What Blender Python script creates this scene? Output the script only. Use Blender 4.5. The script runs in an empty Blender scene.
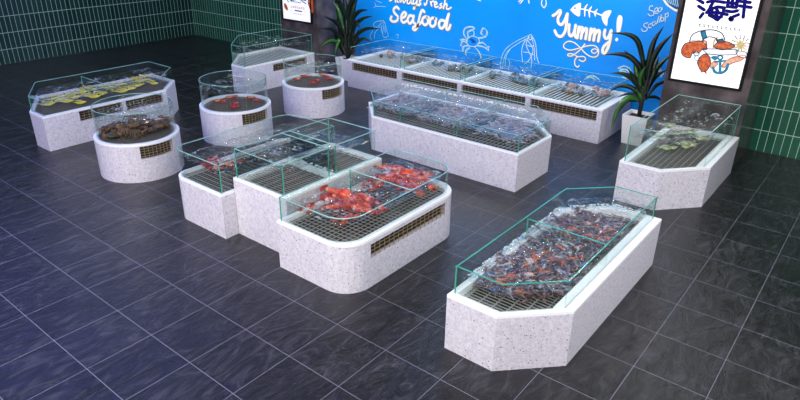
import bpy, math, random
from mathutils import Vector, Matrix, noise
R = random.Random(7)
PI = math.pi
scn = bpy.context.scene
COL = scn.collection

# ------------------------------------------------------------ camera
CAM_H = 3.571
RIGHT = Vector((0.62739858, -0.77863067, 0.01026195))
UP = Vector((0.32412749, 0.27310986, 0.90573306))
FWD = Vector((0.70803417, 0.56492945, -0.42372435))
FPX = 620.7
cam_d = bpy.data.cameras.new('camera'); cam = bpy.data.objects.new('camera', cam_d); COL.objects.link(cam)
cam_d.sensor_width = 36; cam_d.lens = FPX / 800 * 36
cam.matrix_world = Matrix(((RIGHT.x, UP.x, -FWD.x, 0), (RIGHT.y, UP.y, -FWD.y, 0), (RIGHT.z, UP.z, -FWD.z, CAM_H), (0, 0, 0, 1)))
scn.camera = cam
def ray(x, y): return RIGHT * ((x - 400) / FPX) + UP * (-(y - 200) / FPX) + FWD
def on_z(x, y, z):                    # where a picture point meets a horizontal plane
    d = ray(x, y); t = (z - CAM_H) / d.z; return (d.x * t, d.y * t)
def on_x(x, y, X):                    # where it meets a wall plane
    d = ray(x, y); t = X / d.x; return (d.y * t, CAM_H + d.z * t)

# ------------------------------------------------------------ materials
MATS = {}
def newmat(name):
    m = bpy.data.materials.new(name); m.use_nodes = True; n = m.node_tree; n.nodes.clear(); MATS[name] = m
    return m, n, n.nodes.new, n.links.new
def plain(name, col, rough=.5, metal=0, var=.12, scale=30, emit=0, spec=.5, bump=0, trans=0, alpha=1):
    m, t, N, L = newmat(name)
    o = N('ShaderNodeOutputMaterial'); b = N('ShaderNodeBsdfPrincipled'); L(b.outputs[0], o.inputs[0])
    tc = N('ShaderNodeTexCoord'); nz = N('ShaderNodeTexNoise'); nz.inputs['Scale'].default_value = scale; nz.inputs['Detail'].default_value = 4
    L(tc.outputs['Object'], nz.inputs['Vector'])
    r = N('ShaderNodeValToRGB'); c = col
    r.color_ramp.elements[0].position = .3; r.color_ramp.elements[1].position = .7
    r.color_ramp.elements[0].color = (*[max(0, v * (1 - var)) for v in c], 1); r.color_ramp.elements[1].color = (*[min(1, v * (1 + var)) for v in c], 1)
    L(nz.outputs[0], r.inputs[0]); L(r.outputs[0], b.inputs['Base Color'])
    b.inputs['Roughness'].default_value = rough; b.inputs['Metallic'].default_value = metal
    b.inputs['Specular IOR Level'].default_value = spec
    if emit: L(r.outputs[0], b.inputs['Emission Color']); b.inputs['Emission Strength'].default_value = emit
    if bump:
        bp = N('ShaderNodeBump'); bp.inputs['Strength'].default_value = bump; bp.inputs['Distance'].default_value = .01
        L(nz.outputs[0], bp.inputs['Height']); L(bp.outputs[0], b.inputs['Normal'])
    b.inputs['Alpha'].default_value = alpha
    return m
def blotch(name, stops, scale, rough=.4, detail=4, coord='Object', bump=.2):
    m, t, N, L = newmat(name)
    o = N('ShaderNodeOutputMaterial'); b = N('ShaderNodeBsdfPrincipled'); L(b.outputs[0], o.inputs[0])
    tc = N('ShaderNodeTexCoord'); nz = N('ShaderNodeTexNoise'); nz.inputs['Scale'].default_value = scale; nz.inputs['Detail'].default_value = detail
    L(tc.outputs[coord], nz.inputs['Vector'])
    r = N('ShaderNodeValToRGB'); e = r.color_ramp.elements
    while len(e) < len(stops): e.new(.5)
    for k, (p, c) in enumerate(stops): e[k].position = p; e[k].color = (*c, 1)
    L(nz.outputs[0], r.inputs[0]); L(r.outputs[0], b.inputs['Base Color']); b.inputs['Roughness'].default_value = rough
    bp = N('ShaderNodeBump'); bp.inputs['Strength'].default_value = bump; bp.inputs['Distance'].default_value = .01
    L(nz.outputs[0], bp.inputs['Height']); L(bp.outputs[0], b.inputs['Normal'])
    return m

def mat_terrazzo():
    m, t, N, L = newmat('terrazzo')
    o = N('ShaderNodeOutputMaterial'); b = N('ShaderNodeBsdfPrincipled'); L(b.outputs[0], o.inputs[0])
    tc = N('ShaderNodeTexCoord'); prev = None
    base = (.72, .69, .745, 1)
    nz = N('ShaderNodeTexNoise'); nz.inputs['Scale'].default_value = 26; nz.inputs['Detail'].default_value = 5
    L(tc.outputs['Object'], nz.inputs['Vector'])
    r = N('ShaderNodeValToRGB'); r.color_ramp.elements[0].position = .35; r.color_ramp.elements[1].position = .65
    r.color_ramp.elements[0].color = (.60, .57, .64, 1); r.color_ramp.elements[1].color = (.74, .71, .77, 1)
    L(nz.outputs[0], r.inputs[0]); prev = r.outputs[0]
    for sc, thr, colr in ((34, .17, (.36, .34, .41, 1)), (60, .2, (.44, .41, .47, 1)), (19, .12, (.12, .10, .14, 1)), (23, .10, (.46, .27, .23, 1))):
        v = N('ShaderNodeTexVoronoi'); v.inputs['Scale'].default_value = sc
        mp = N('ShaderNodeMapping'); mp.inputs['Location'].default_value = (sc * .37, sc * .11, sc * .7)
        L(tc.outputs['Object'], mp.inputs[0]); L(mp.outputs[0], v.inputs['Vector'])
        c = N('ShaderNodeMath'); c.operation = 'LESS_THAN'; c.inputs[1].default_value = thr; L(v.outputs['Distance'], c.inputs[0])
        mx = N('ShaderNodeMix'); mx.data_type = 'RGBA'; L(c.outputs[0], mx.inputs[0]); L(prev, mx.inputs[6]); mx.inputs[7].default_value = colr
        prev = mx.outputs[2]
    L(prev, b.inputs['Base Color']); b.inputs['Roughness'].default_value = .42
    return m

def math_node(N, L, op, a, b=None, c=None):
    n = N('ShaderNodeMath'); n.operation = op
    for k, v in enumerate((a, b, c)):
        if v is None: continue
        if isinstance(v, (int, float)): n.inputs[k].default_value = v
        else: L(v, n.inputs[k])
    return n.outputs[0]

def grid_lines(N, L, u, v, pu, ou, pv, ov, wu, wv):
    """line mask, cell u, cell v"""
    def one(c, p, off, w):
        s = math_node(N, L, 'DIVIDE', math_node(N, L, 'SUBTRACT', c, off), p)
        fl = math_node(N, L, 'FLOOR', s); fr = math_node(N, L, 'SUBTRACT', s, fl)
        d = math_node(N, L, 'ABSOLUTE', math_node(N, L, 'SUBTRACT', fr, .5))
        return math_node(N, L, 'GREATER_THAN', d, .5 - w / p / 2), fl
    a, fu = one(u, pu, ou, wu); b, fv = one(v, pv, ov, wv)
    return math_node(N, L, 'MAXIMUM', a, b), fu, fv

def mat_floor():
    m, t, N, L = newmat('slate_tiles')
    o = N('ShaderNodeOutputMaterial'); b = N('ShaderNodeBsdfPrincipled'); L(b.outputs[0], o.inputs[0])
    g = N('ShaderNodeNewGeometry'); s = N('ShaderNodeSeparateXYZ'); L(g.outputs['Position'], s.inputs[0])
    mask, fu, fv = grid_lines(N, L, s.outputs[0], s.outputs[1], .604, 1.603, .6, .471, .0045, .004)
    cx = N('ShaderNodeCombineXYZ'); L(fu, cx.inputs[0]); L(fv, cx.inputs[1])
    wn = N('ShaderNodeTexWhiteNoise'); wn.noise_dimensions = '3D'; L(cx.outputs[0], wn.inputs['Vector'])
    sc = N('ShaderNodeVectorMath'); sc.operation = 'SCALE'; sc.inputs['Scale'].default_value = 9; L(wn.outputs['Color'], sc.inputs[0])
    ad = N('ShaderNodeVectorMath'); ad.operation = 'ADD'; L(g.outputs['Position'], ad.inputs[0]); L(sc.outputs[0], ad.inputs[1])
    mp = N('ShaderNodeMapping'); mp.inputs['Rotation'].default_value = (0, 0, .25); mp.inputs['Scale'].default_value = (1.2, 2.9, 1)
    L(ad.outputs[0], mp.inputs[0])
    n1 = N('ShaderNodeTexNoise'); n1.inputs['Scale'].default_value = 1.7; n1.inputs['Detail'].default_value = 12; n1.inputs['Roughness'].default_value = .7; n1.inputs['Distortion'].default_value = 2.4
    L(mp.outputs[0], n1.inputs['Vector'])
    r = N('ShaderNodeValToRGB'); e = r.color_ramp.elements
    e[0].position = .40; e[0].color = (.001, .001, .0018, 1); e[1].position = .68; e[1].color = (.038, .037, .046, 1)
    q = e.new(.52); q.color = (.006, .006, .009, 1)
    L(n1.outputs[0], r.inputs[0])
    # per-tile lightness
    tl = math_node(N, L, 'MULTIPLY_ADD', wn.outputs['Value'], .5, .75)
    mul = N('ShaderNodeMix'); mul.data_type = 'RGBA'; mul.blend_type = 'MULTIPLY'; mul.inputs[0].default_value = 1
    cc = N('ShaderNodeCombineColor'); [L(tl, cc.inputs[k]) for k in range(3)]
    L(r.outputs[0], mul.inputs[6]); L(cc.outputs[0], mul.inputs[7])
    mx = N('ShaderNodeMix'); mx.data_type = 'RGBA'; L(mask, mx.inputs[0]); L(mul.outputs[2], mx.inputs[6]); mx.inputs[7].default_value = (.22, .22, .30, 1)
    L(mx.outputs[2], b.inputs['Base Color'])
    rr = N('ShaderNodeMapRange'); rr.inputs[3].default_value = .2; rr.inputs[4].default_value = .42; L(n1.outputs[0], rr.inputs[0]); L(rr.outputs[0], b.inputs['Roughness']); b.inputs['Specular IOR Level'].default_value = .6
    bp = N('ShaderNodeBump'); bp.inputs['Strength'].default_value = .6; bp.inputs['Distance'].default_value = .02; L(n1.outputs[0], bp.inputs['Height']); L(bp.outputs[0], b.inputs['Normal'])
    return m

def mat_green(name, axis, off, grout, tile_lo, tile_hi):
    m, t, N, L = newmat(name)
    o = N('ShaderNodeOutputMaterial'); b = N('ShaderNodeBsdfPrincipled'); L(b.outputs[0], o.inputs[0])
    g = N('ShaderNodeNewGeometry'); s = N('ShaderNodeSeparateXYZ'); L(g.outputs['Position'], s.inputs[0])
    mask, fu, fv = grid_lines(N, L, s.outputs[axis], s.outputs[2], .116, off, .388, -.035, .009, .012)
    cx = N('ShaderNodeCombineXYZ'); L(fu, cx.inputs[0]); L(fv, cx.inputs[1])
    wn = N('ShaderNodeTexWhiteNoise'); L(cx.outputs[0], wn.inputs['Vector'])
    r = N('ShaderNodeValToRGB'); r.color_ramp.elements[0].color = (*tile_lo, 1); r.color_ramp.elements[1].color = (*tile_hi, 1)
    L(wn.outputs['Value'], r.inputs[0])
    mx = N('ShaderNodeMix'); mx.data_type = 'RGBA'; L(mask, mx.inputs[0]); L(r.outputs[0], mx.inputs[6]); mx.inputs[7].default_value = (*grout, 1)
    L(mx.outputs[2], b.inputs['Base Color'])
    rg = math_node(N, L, 'MULTIPLY_ADD', mask, .5, .22); L(rg, b.inputs['Roughness'])
    bp = N('ShaderNodeBump'); bp.inputs['Strength'].default_value = .5; bp.inputs['Distance'].default_value = .004; bp.invert = True
    L(mask, bp.inputs['Height']); L(bp.outputs[0], b.inputs['Normal'])
    return m

def mat_glass():
    m, t, N, L = newmat('clear_glass')
    o = N('ShaderNodeOutputMaterial'); mix = N('ShaderNodeMixShader'); tr = N('ShaderNodeBsdfTransparent'); gl = N('ShaderNodeBsdfGlossy')
    tr.inputs[0].default_value = (.93, .965, .955, 1); gl.inputs['Roughness'].default_value = .03; gl.inputs['Color'].default_value = (.85, .97, .95, 1)
    fr = N('ShaderNodeLayerWeight'); fr.inputs[0].default_value = .5
    L(math_node(N, L, 'MULTIPLY_ADD', math_node(N, L, 'POWER', fr.outputs['Facing'], 4.0), .4, .025), mix.inputs[0]); L(tr.outputs[0], mix.inputs[1]); L(gl.outputs[0], mix.inputs[2]); L(mix.outputs[0], o.inputs[0])
    return m
def mat_water():
    m, t, N, L = newmat('rippled_water')
    o = N('ShaderNodeOutputMaterial'); mix = N('ShaderNodeMixShader'); tr = N('ShaderNodeBsdfTransparent'); gl = N('ShaderNodeBsdfGlossy')
    tr.inputs[0].default_value = (.90, .92, .93, 1); gl.inputs['Roughness'].default_value = .04; gl.inputs['Color'].default_value = (1, .93, .86, 1)
    fr = N('ShaderNodeLayerWeight'); fr.inputs[0].default_value = .5
    g = N('ShaderNodeNewGeometry'); n1 = N('ShaderNodeTexNoise'); n1.inputs['Scale'].default_value = 13; n1.inputs['Detail'].default_value = 3; n1.inputs['Distortion'].default_value = .8
    L(g.outputs['Position'], n1.inputs['Vector'])
    bp = N('ShaderNodeBump'); bp.inputs['Strength'].default_value = 1; bp.inputs['Distance'].default_value = .11; L(n1.outputs[0], bp.inputs['Height'])
    L(bp.outputs[0], fr.inputs['Normal']); L(bp.outputs[0], gl.inputs['Normal'])
    L(math_node(N, L, 'MULTIPLY_ADD', math_node(N, L, 'POWER', fr.outputs['Facing'], 4.0), .75, .008), mix.inputs[0]); L(tr.outputs[0], mix.inputs[1]); L(gl.outputs[0], mix.inputs[2])
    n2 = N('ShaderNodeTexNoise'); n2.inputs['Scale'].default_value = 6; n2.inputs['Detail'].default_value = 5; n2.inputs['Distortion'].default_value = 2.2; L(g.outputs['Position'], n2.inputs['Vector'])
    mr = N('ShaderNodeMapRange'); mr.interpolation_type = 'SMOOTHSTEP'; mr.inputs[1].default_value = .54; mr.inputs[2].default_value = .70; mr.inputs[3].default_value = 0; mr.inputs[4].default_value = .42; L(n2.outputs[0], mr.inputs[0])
    df = N('ShaderNodeBsdfDiffuse'); df.inputs[0].default_value = (.62, .72, .78, 1); m2 = N('ShaderNodeMixShader')  # pale froth streaks also stand in for ripple highlights, painted into the colour
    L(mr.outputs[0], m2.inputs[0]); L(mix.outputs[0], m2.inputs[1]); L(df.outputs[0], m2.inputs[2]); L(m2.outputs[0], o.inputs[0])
    return m

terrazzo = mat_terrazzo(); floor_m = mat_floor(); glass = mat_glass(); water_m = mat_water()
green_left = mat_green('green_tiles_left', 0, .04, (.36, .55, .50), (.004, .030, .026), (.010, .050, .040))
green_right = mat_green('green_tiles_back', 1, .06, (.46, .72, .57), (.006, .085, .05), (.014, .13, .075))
rim_m = plain('white_stone_rim', (.92, .93, .94), .3, var=.03)
ledge_m = plain('grey_ledge', (.55, .57, .6), .35, var=.05)
basin_m = blotch('dark_basin', [(.3, (.008, .006, .005)), (.7, (.03, .022, .019))], 18, .35)
wire_m = plain('grey_wire', (.30, .28, .265), .45, .1, var=.1)
dwire_m = plain('brown_grey_wire', (.15, .125, .11), .5, 0, var=.15)
bar_m = plain('pale_steel_bar', (.60, .64, .63), .5, 0, var=.08)
dark_m = plain('black_void', (.006, .005, .005), .6)
brass_m = plain('brass_mesh', (.36, .27, .15), .45, .2, var=.4)
edge_m = plain('green_glass_edge', (.05, .36, .26), .2, var=.15, scale=6, spec=.8)
edge_pale = plain('pale_glass_edge', (.26, .52, .48), .2, var=.2, scale=5, spec=.8)
refracted_edge_m = plain('white_refracted_edge', (.78, .87, .9), .35, var=.15, scale=60)
blue_m = blotch('blue_mural', [(.3, (.0, .25, .86)), (.7, (.0, .31, .93))], .6, .32, 2, bump=0)
pillar_m = blotch('brown_grey_stone', [(.32, (.035, .026, .028)), (.5, (.07, .055, .057)), (.7, (.135, .11, .11))], 2.6, .2, 9, bump=.3)
ink_white = plain('cream_ink', (.93, .90, .80), .8, var=.02, spec=.1)
ink_shadow = plain('tan_ink', (.25, .27, .30), .8, var=.05, spec=.1)
ink_pale = plain('pale_cyan_ink', (.42, .72, .80), .8, var=.15, spec=.1)
ink_mint = plain('mint_ink', (.40, .74, .55), .8, var=.2, spec=.1)
ink_cream = plain('pale_cream_line', (.66, .78, .66), .8, var=.1, spec=.1)
ink_navy = plain('navy_ink', (.006, .004, .15), .8, var=.1, spec=.1)
ink_mid = plain('deep_blue_ink', (.01, .09, .36), .8, var=.3, scale=12, spec=.1)
ink_or = blotch('orange_print', [(.35, (.50, .06, .01)), (.55, (.72, .14, .03)), (.75, (.80, .32, .12))], 22, .5, bump=0)
ink_sal = blotch('salmon_print', [(.35, (.80, .36, .2)), (.7, (.92, .66, .5))], 25, .5, bump=0)
ink_teal = plain('teal_print', (.03, .24, .36), .8, var=.3, scale=20, spec=.1)
ink_grey = plain('grey_line_print', (.04, .05, .08), .8, spec=.1)
ink_sand = blotch('sand_print', [(.35, (.5, .36, .12)), (.7, (.88, .72, .4))], 30, .5, bump=0)
ink_pink = plain('pink_print', (.75, .12, .25), .8, var=.2, spec=.1)
paper_m = plain('lightbox_paper', (.95, .95, .96), .4, var=.005, emit=.5)
scroll_m = plain('white_print', (.93, .93, .95), .5, var=.01, emit=.3)
frame_m = plain('black_frame', (.006, .006, .007), .6, spec=.15)
pot_m = plain('white_pot', (.80, .78, .79), .3, var=.02)
soil_m = blotch('dark_soil', [(.3, (.01, .008, .006)), (.7, (.035, .025, .018))], 40, .9)
leaf_m = blotch('dark_leaf', [(.3, (.001, .004, .002)), (.55, (.003, .013, .004)), (.8, (.02, .075, .012))], 4, .45, 3, bump=.05)
leafl_m = blotch('bright_leaf', [(.3, (.01, .05, .012)), (.7, (.05, .20, .03))], 4, .28, 3, bump=.05)
stem_m = blotch('bark', [(.3, (.006, .007, .004)), (.7, (.025, .022, .014))], 25, .8)
lob_m = blotch('lobster_red', [(.3, (.34, .015, .008)), (.5, (.70, .09, .035)), (.7, (.92, .30, .14))], 14, .3)
lobd_m = blotch('deep_red', [(.3, (.2, .01, .012)), (.7, (.52, .03, .03))], 20, .3)
yel_m = blotch('yellow_fish_skin', [(.25, (.55, .42, .02)), (.45, (.88, .74, .03)), (.75, (.98, .92, .30))], 9, .3)
yelfin_m = blotch('yellow_fin', [(.3, (.6, .42, .04)), (.7, (.9, .72, .12))], 20, .4)
eye_m = plain('black_eye', (.004, .004, .004), .1)
olive_m = blotch('olive_fish_skin', [(.33, (.07, .08, .03)), (.5, (.34, .37, .18)), (.66, (.74, .78, .50))], 26, .35)
olfin_m = blotch('olive_fin', [(.3, (.24, .27, .14)), (.7, (.55, .58, .38))], 25, .4)
crabb_m = blotch('brown_shell', [(.3, (.03, .012, .006)), (.5, (.15, .065, .022)), (.75, (.34, .16, .06))], 12, .45)
crabg_m = blotch('greenish_shell', [(.3, (.02, .018, .010)), (.6, (.11, .085, .035)), (.8, (.26, .15, .05))], 12, .45)
redcrab_m = blotch('red_shell', [(.3, (.30, .015, .015)), (.7, (.62, .06, .05))], 16, .3)
orcrab_m = blotch('orange_shell', [(.3, (.45, .14, .05)), (.7, (.78, .4, .18))], 16, .3)
cray_d = blotch('dark_purple_shell', [(.3, (.05, .025, .028)), (.55, (.22, .11, .11)), (.8, (.5, .36, .34))], 20, .3)
cray_p = blotch('grey_purple_shell', [(.3, (.11, .085, .11)), (.7, (.42, .36, .42))], 20, .3)
cray_o = blotch('orange_red_shell', [(.3, (.45, .06, .02)), (.7, (.9, .30, .12))], 20, .3)
shr_m = blotch('lilac_grey_prawn', [(.3, (.26, .23, .28)), (.7, (.66, .61, .68))], 18, .35)
shr2_m = blotch('pink_grey_prawn', [(.3, (.30, .21, .25)), (.7, (.66, .52, .58))], 18, .35)
shell_m = blotch('sand_shell', [(.3, (.20, .13, .06)), (.55, (.45, .33, .17)), (.8, (.72, .62, .42))], 22, .4)
shell2_m = blotch('moss_shell', [(.3, (.04, .06, .04)), (.6, (.16, .19, .12)), (.8, (.34, .33, .22))], 22, .5)
shell3_m = blotch('peach_shell', [(.3, (.45, .18, .09)), (.7, (.85, .52, .32))], 22, .4)

# ------------------------------------------------------------ helpers
class MB:
    def __init__(s): s.v = []; s.f = []; s.mi = []; s.mats = []
    def mat(s, m):
        if m not in s.mats: s.mats.append(m)
        return s.mats.index(m)
    def add(s, vs, fs, m=None):
        b = len(s.v); s.v += [tuple(v) for v in vs]; k = s.mat(m) if m else 0
        for f in fs: s.f.append(tuple(b + i for i in f)); s.mi.append(k)
    def box(s, a, b, m=None):
        (x0, y0, z0), (x1, y1, z1) = a, b
        s.add([(x0, y0, z0), (x1, y0, z0), (x1, y1, z0), (x0, y1, z0), (x0, y0, z1), (x1, y0, z1), (x1, y1, z1), (x0, y1, z1)],
              [(0, 3, 2, 1), (4, 5, 6, 7), (0, 1, 5, 4), (1, 2, 6, 5), (2, 3, 7, 6), (3, 0, 4, 7)], m)
    def bar(s, p, q, w, h=None, m=None):
        p = Vector(p); q = Vector(q); d = (q - p)
        if d.length < 1e-6: return
        d.normalize(); h = h or w
        a = d.cross(Vector((0, 0, 1)))
        if a.length < .01: a = Vector((1, 0, 0))
        a.normalize(); c = a.cross(d); c.normalize(); a *= w / 2; c *= h / 2
        s.add([p - a - c, p + a - c, p + a + c, p - a + c, q - a - c, q + a - c, q + a + c, q - a + c],
              [(0, 3, 2, 1), (4, 5, 6, 7), (0, 1, 5, 4), (1, 2, 6, 5), (2, 3, 7, 6), (3, 0, 4, 7)], m)
    def tube(s, pts, rad, n=6, m=None, sq=1):
        pts = [Vector(p) for p in pts]; rings = []; b = len(s.v)
        for i, p in enumerate(pts):
            d = (pts[min(i + 1, len(pts) - 1)] - pts[max(i - 1, 0)]).normalized()
            a = d.cross(Vector((0, 0, 1)))
            if a.length < .05: a = d.cross(Vector((0, 1, 0)))
            a.normalize(); c = a.cross(d); r = rad[i] if isinstance(rad, (list, tuple)) else rad
            rings.append([p + a * math.cos(t * 2 * PI / n) * r + c * math.sin(t * 2 * PI / n) * r * sq for t in range(n)])
        vs = [v for r_ in rings for v in r_]; fs = []
        for i in range(len(pts) - 1):
            for t in range(n): u = (t + 1) % n; fs.append((i * n + t, i * n + u, (i + 1) * n + u, (i + 1) * n + t))
        fs.append(tuple(range(n))[::-1]); fs.append(tuple((len(pts) - 1) * n + t for t in range(n)))
        s.add(vs, fs, m)
    def ball(s, c, r, seg=8, ring=6, m=None, rot=0):
        c = Vector(c); rx, ry, rz = r if isinstance(r, tuple) else (r, r, r); vs = []; fs = []
        ca, sa = math.cos(rot), math.sin(rot)
        for i in range(ring + 1):
            t = PI * i / ring
            for j in range(seg):
                p = 2 * PI * j / seg; x = rx * math.sin(t) * math.cos(p); y = ry * math.sin(t) * math.sin(p)
                vs.append((c.x + x * ca - y * sa, c.y + x * sa + y * ca, c.z + rz * math.cos(t)))
        for i in range(ring):
            for j in range(seg): k = (j + 1) % seg; fs.append((i * seg + j, (i + 1) * seg + j, (i + 1) * seg + k, i * seg + k))
        s.add(vs, fs, m)
    def build(s, name, m=None, parent=None, smooth=False, kind=None):
        me = bpy.data.meshes.new(name); me.from_pydata(s.v, [], s.f)
        mats = s.mats or [m]
        for q in mats: me.materials.append(q)
        if s.mats: me.polygons.foreach_set('material_index', s.mi)
        if smooth: me.polygons.foreach_set('use_smooth', [True] * len(me.polygons))
        me.update(); o = bpy.data.objects.new(name, me); COL.objects.link(o)
        if parent: o.parent = parent
        if kind: o['kind'] = kind
        return o
def thing(name, label, cat, loc=(0, 0, 0), rz=0, group=None):
    o = bpy.data.objects.new(name, None); COL.objects.link(o); o.location = loc; o.rotation_euler = (0, 0, rz); o.empty_display_size = .1
    o['label'] = label; o['category'] = cat
    if group: o['group'] = group
    return o
def copy_tree(o, parent=None):
    c = o.copy(); COL.objects.link(c)
    if parent: c.parent = parent
    for ch in list(o.children): copy_tree(ch, c)
    return c

# outline of a convex footprint (counter-clockwise), with per-edge insets and per-corner radii
def inset_poly(poly, ins):
    n = len(poly); ins = ins if isinstance(ins, (list, tuple)) else [ins] * n; out = []
    L_ = []
    for i in range(n):
        a = Vector(poly[i]); b = Vector(poly[(i + 1) % n]); d = (b - a).normalized(); nrm = Vector((-d.y, d.x)); L_.append((a + nrm * ins[i], d))
    for i in range(n):
        p, d = L_[i - 1]; q, e = L_[i]
        den = d.x * e.y - d.y * e.x; t = ((q.x - p.x) * e.y - (q.y - p.y) * e.x) / den
        out.append((p.x + d.x * t, p.y + d.y * t))
    return out
def rounded(poly, rad, k=9):
    out = []; n = len(poly); idx = []
    for i in range(n):
        p = Vector(poly[i]); r = rad[i]
        idx.append((len(out), r > 0))
        if r <= 0: out.append((p.x, p.y)); continue
        a = (Vector(poly[i - 1]) - p).normalized(); b = (Vector(poly[(i + 1) % n]) - p).normalized()
        ang = a.angle(b); t = r / math.tan(ang / 2); s = p + a * t; e = p + b * t
        c = p + (a + b).normalized() * (r / math.sin(ang / 2))
        v0 = s - c; v1 = e - c; th = v0.angle_signed(v1)
        for j in range(k):
            q = -th * j / (k - 1); w = Vector((v0.x * math.cos(q) - v0.y * math.sin(q), v0.x * math.sin(q) + v0.y * math.cos(q)))
            out.append((c.x + w.x, c.y + w.y))
    return out, idx

class Shape:
    """footprint: polygon with radii, or a circle"""
    def __init__(s, poly=None, rad=None, circle=None):
        s.poly, s.circle = poly, circle; s.rad = rad or ([0] * len(poly) if poly else None)
    def out(s, ins=0):
        if s.circle:
            x, y, r = s.circle; r -= ins if not isinstance(ins, (list, tuple)) else ins[0]
            return [(x + r * math.cos(2 * PI * i / 64), y + r * math.sin(2 * PI * i / 64)) for i in range(64)]
        m = ins if not isinstance(ins, (list, tuple)) else min(ins)
        return rounded(inset_poly(s.poly, ins), [max(r - m, .02) if r > 0 else 0 for r in s.rad])[0]
    def runs(s, ins):
        """outline split at its sharp corners -> list of (points, closed)"""
        if s.circle: return [(s.out(ins), True)]
        m = ins if not isinstance(ins, (list, tuple)) else min(ins)
        pts, idx = rounded(inset_poly(s.poly, ins), [max(r - m, .02) if r > 0 else 0 for r in s.rad])
        st = [i for i, rd in idx if not rd]
        if not st: return [(pts, True)]
        res = []
        for a, b in zip(st, st[1:] + [st[0] + len(pts)]): res.append(([pts[k % len(pts)] for k in range(a, b + 1)], False))
        return res

def ring_face(mb, A, B, z, m=None):
    n = len(A)
    mb.add([(x, y, z) for x, y in A] + [(x, y, z) for x, y in B], [(i, (i + 1) % n, n + (i + 1) % n, n + i) for i in range(n)], m)
def wall_strip(mb, A, z0, z1, inward=False, m=None):
    n = len(A); f = [(i, (i + 1) % n, n + (i + 1) % n, n + i) for i in range(n)]
    if inward: f = [q[::-1] for q in f]
    mb.add([(x, y, z0) for x, y in A] + [(x, y, z1) for x, y in A], f, m)
def clip_line(poly, p, d):
    t0, t1 = -1e9, 1e9; n = len(poly)
    for i in range(n):
        a = poly[i]; b = poly[(i + 1) % n]; ex, ey = b[0] - a[0], b[1] - a[1]; nx, ny = -ey, ex
        den = nx * d[0] + ny * d[1]; num = nx * (a[0] - p[0]) + ny * (a[1] - p[1])
        if abs(den) < 1e-9:
            if num > 0: return None
            continue
        t = num / den
        if den > 0: t0 = max(t0, t)
        else: t1 = min(t1, t)
    return (t0, t1) if t1 - t0 > .01 else None

def pane_strip(mb, pts, closed, z0, z1, th, m=None):
    """a bent or straight sheet following pts (thickness towards the inside)"""
    n = len(pts); inn = []
    for i, p in enumerate(pts):
        a = pts[i - 1] if (i or closed) else pts[0]; b = pts[(i + 1) % n] if (i < n - 1 or closed) else pts[-1]
        d = Vector((b[0] - a[0], b[1] - a[1])).normalized(); inn.append((p[0] - d.y * th, p[1] + d.x * th))
    vs = [(x, y, z0) for x, y in pts] + [(x, y, z0) for x, y in inn] + [(x, y, z1) for x, y in pts] + [(x, y, z1) for x, y in inn]
    fs = []
    for i in range(n if closed else n - 1):
        j = (i + 1) % n
        fs += [(i, j, 2 * n + j, 2 * n + i), (n + j, n + i, 3 * n + i, 3 * n + j), (2 * n + i, 2 * n + j, 3 * n + j, 3 * n + i), (j, i, n + i, n + j)]
    if not closed: fs += [(n, 0, 2 * n, 3 * n), (n - 1, 2 * n - 1, 4 * n - 1, 3 * n - 1)]
    mb.add(vs, fs, m)
def add_pane(parent, pts, closed, z0, z1, vert=True, th=.012, em=None):
    m = MB(); pane_strip(m, pts, closed, z0, z1 - .004, th); g = m.build('glass_pane', glass, parent)
    e = MB(); pane_strip(e, pts, closed, z1 - .004, z1 + .003, .009)
    eo = e.build('polished_edge', em or edge_pale, g)
    if vert and not closed:
        v = MB(); d = (Vector(pts[1]) - Vector(pts[0])).normalized() * .012
        v.box((-.005, -.005, z0), (.005, .005, z1)); v.v = [(x + pts[0][0] + d.x, y + pts[0][1] + d.y, z) for x, y, z in v.v]
        v.build('corner_edge', edge_m, g)
    return g

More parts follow.
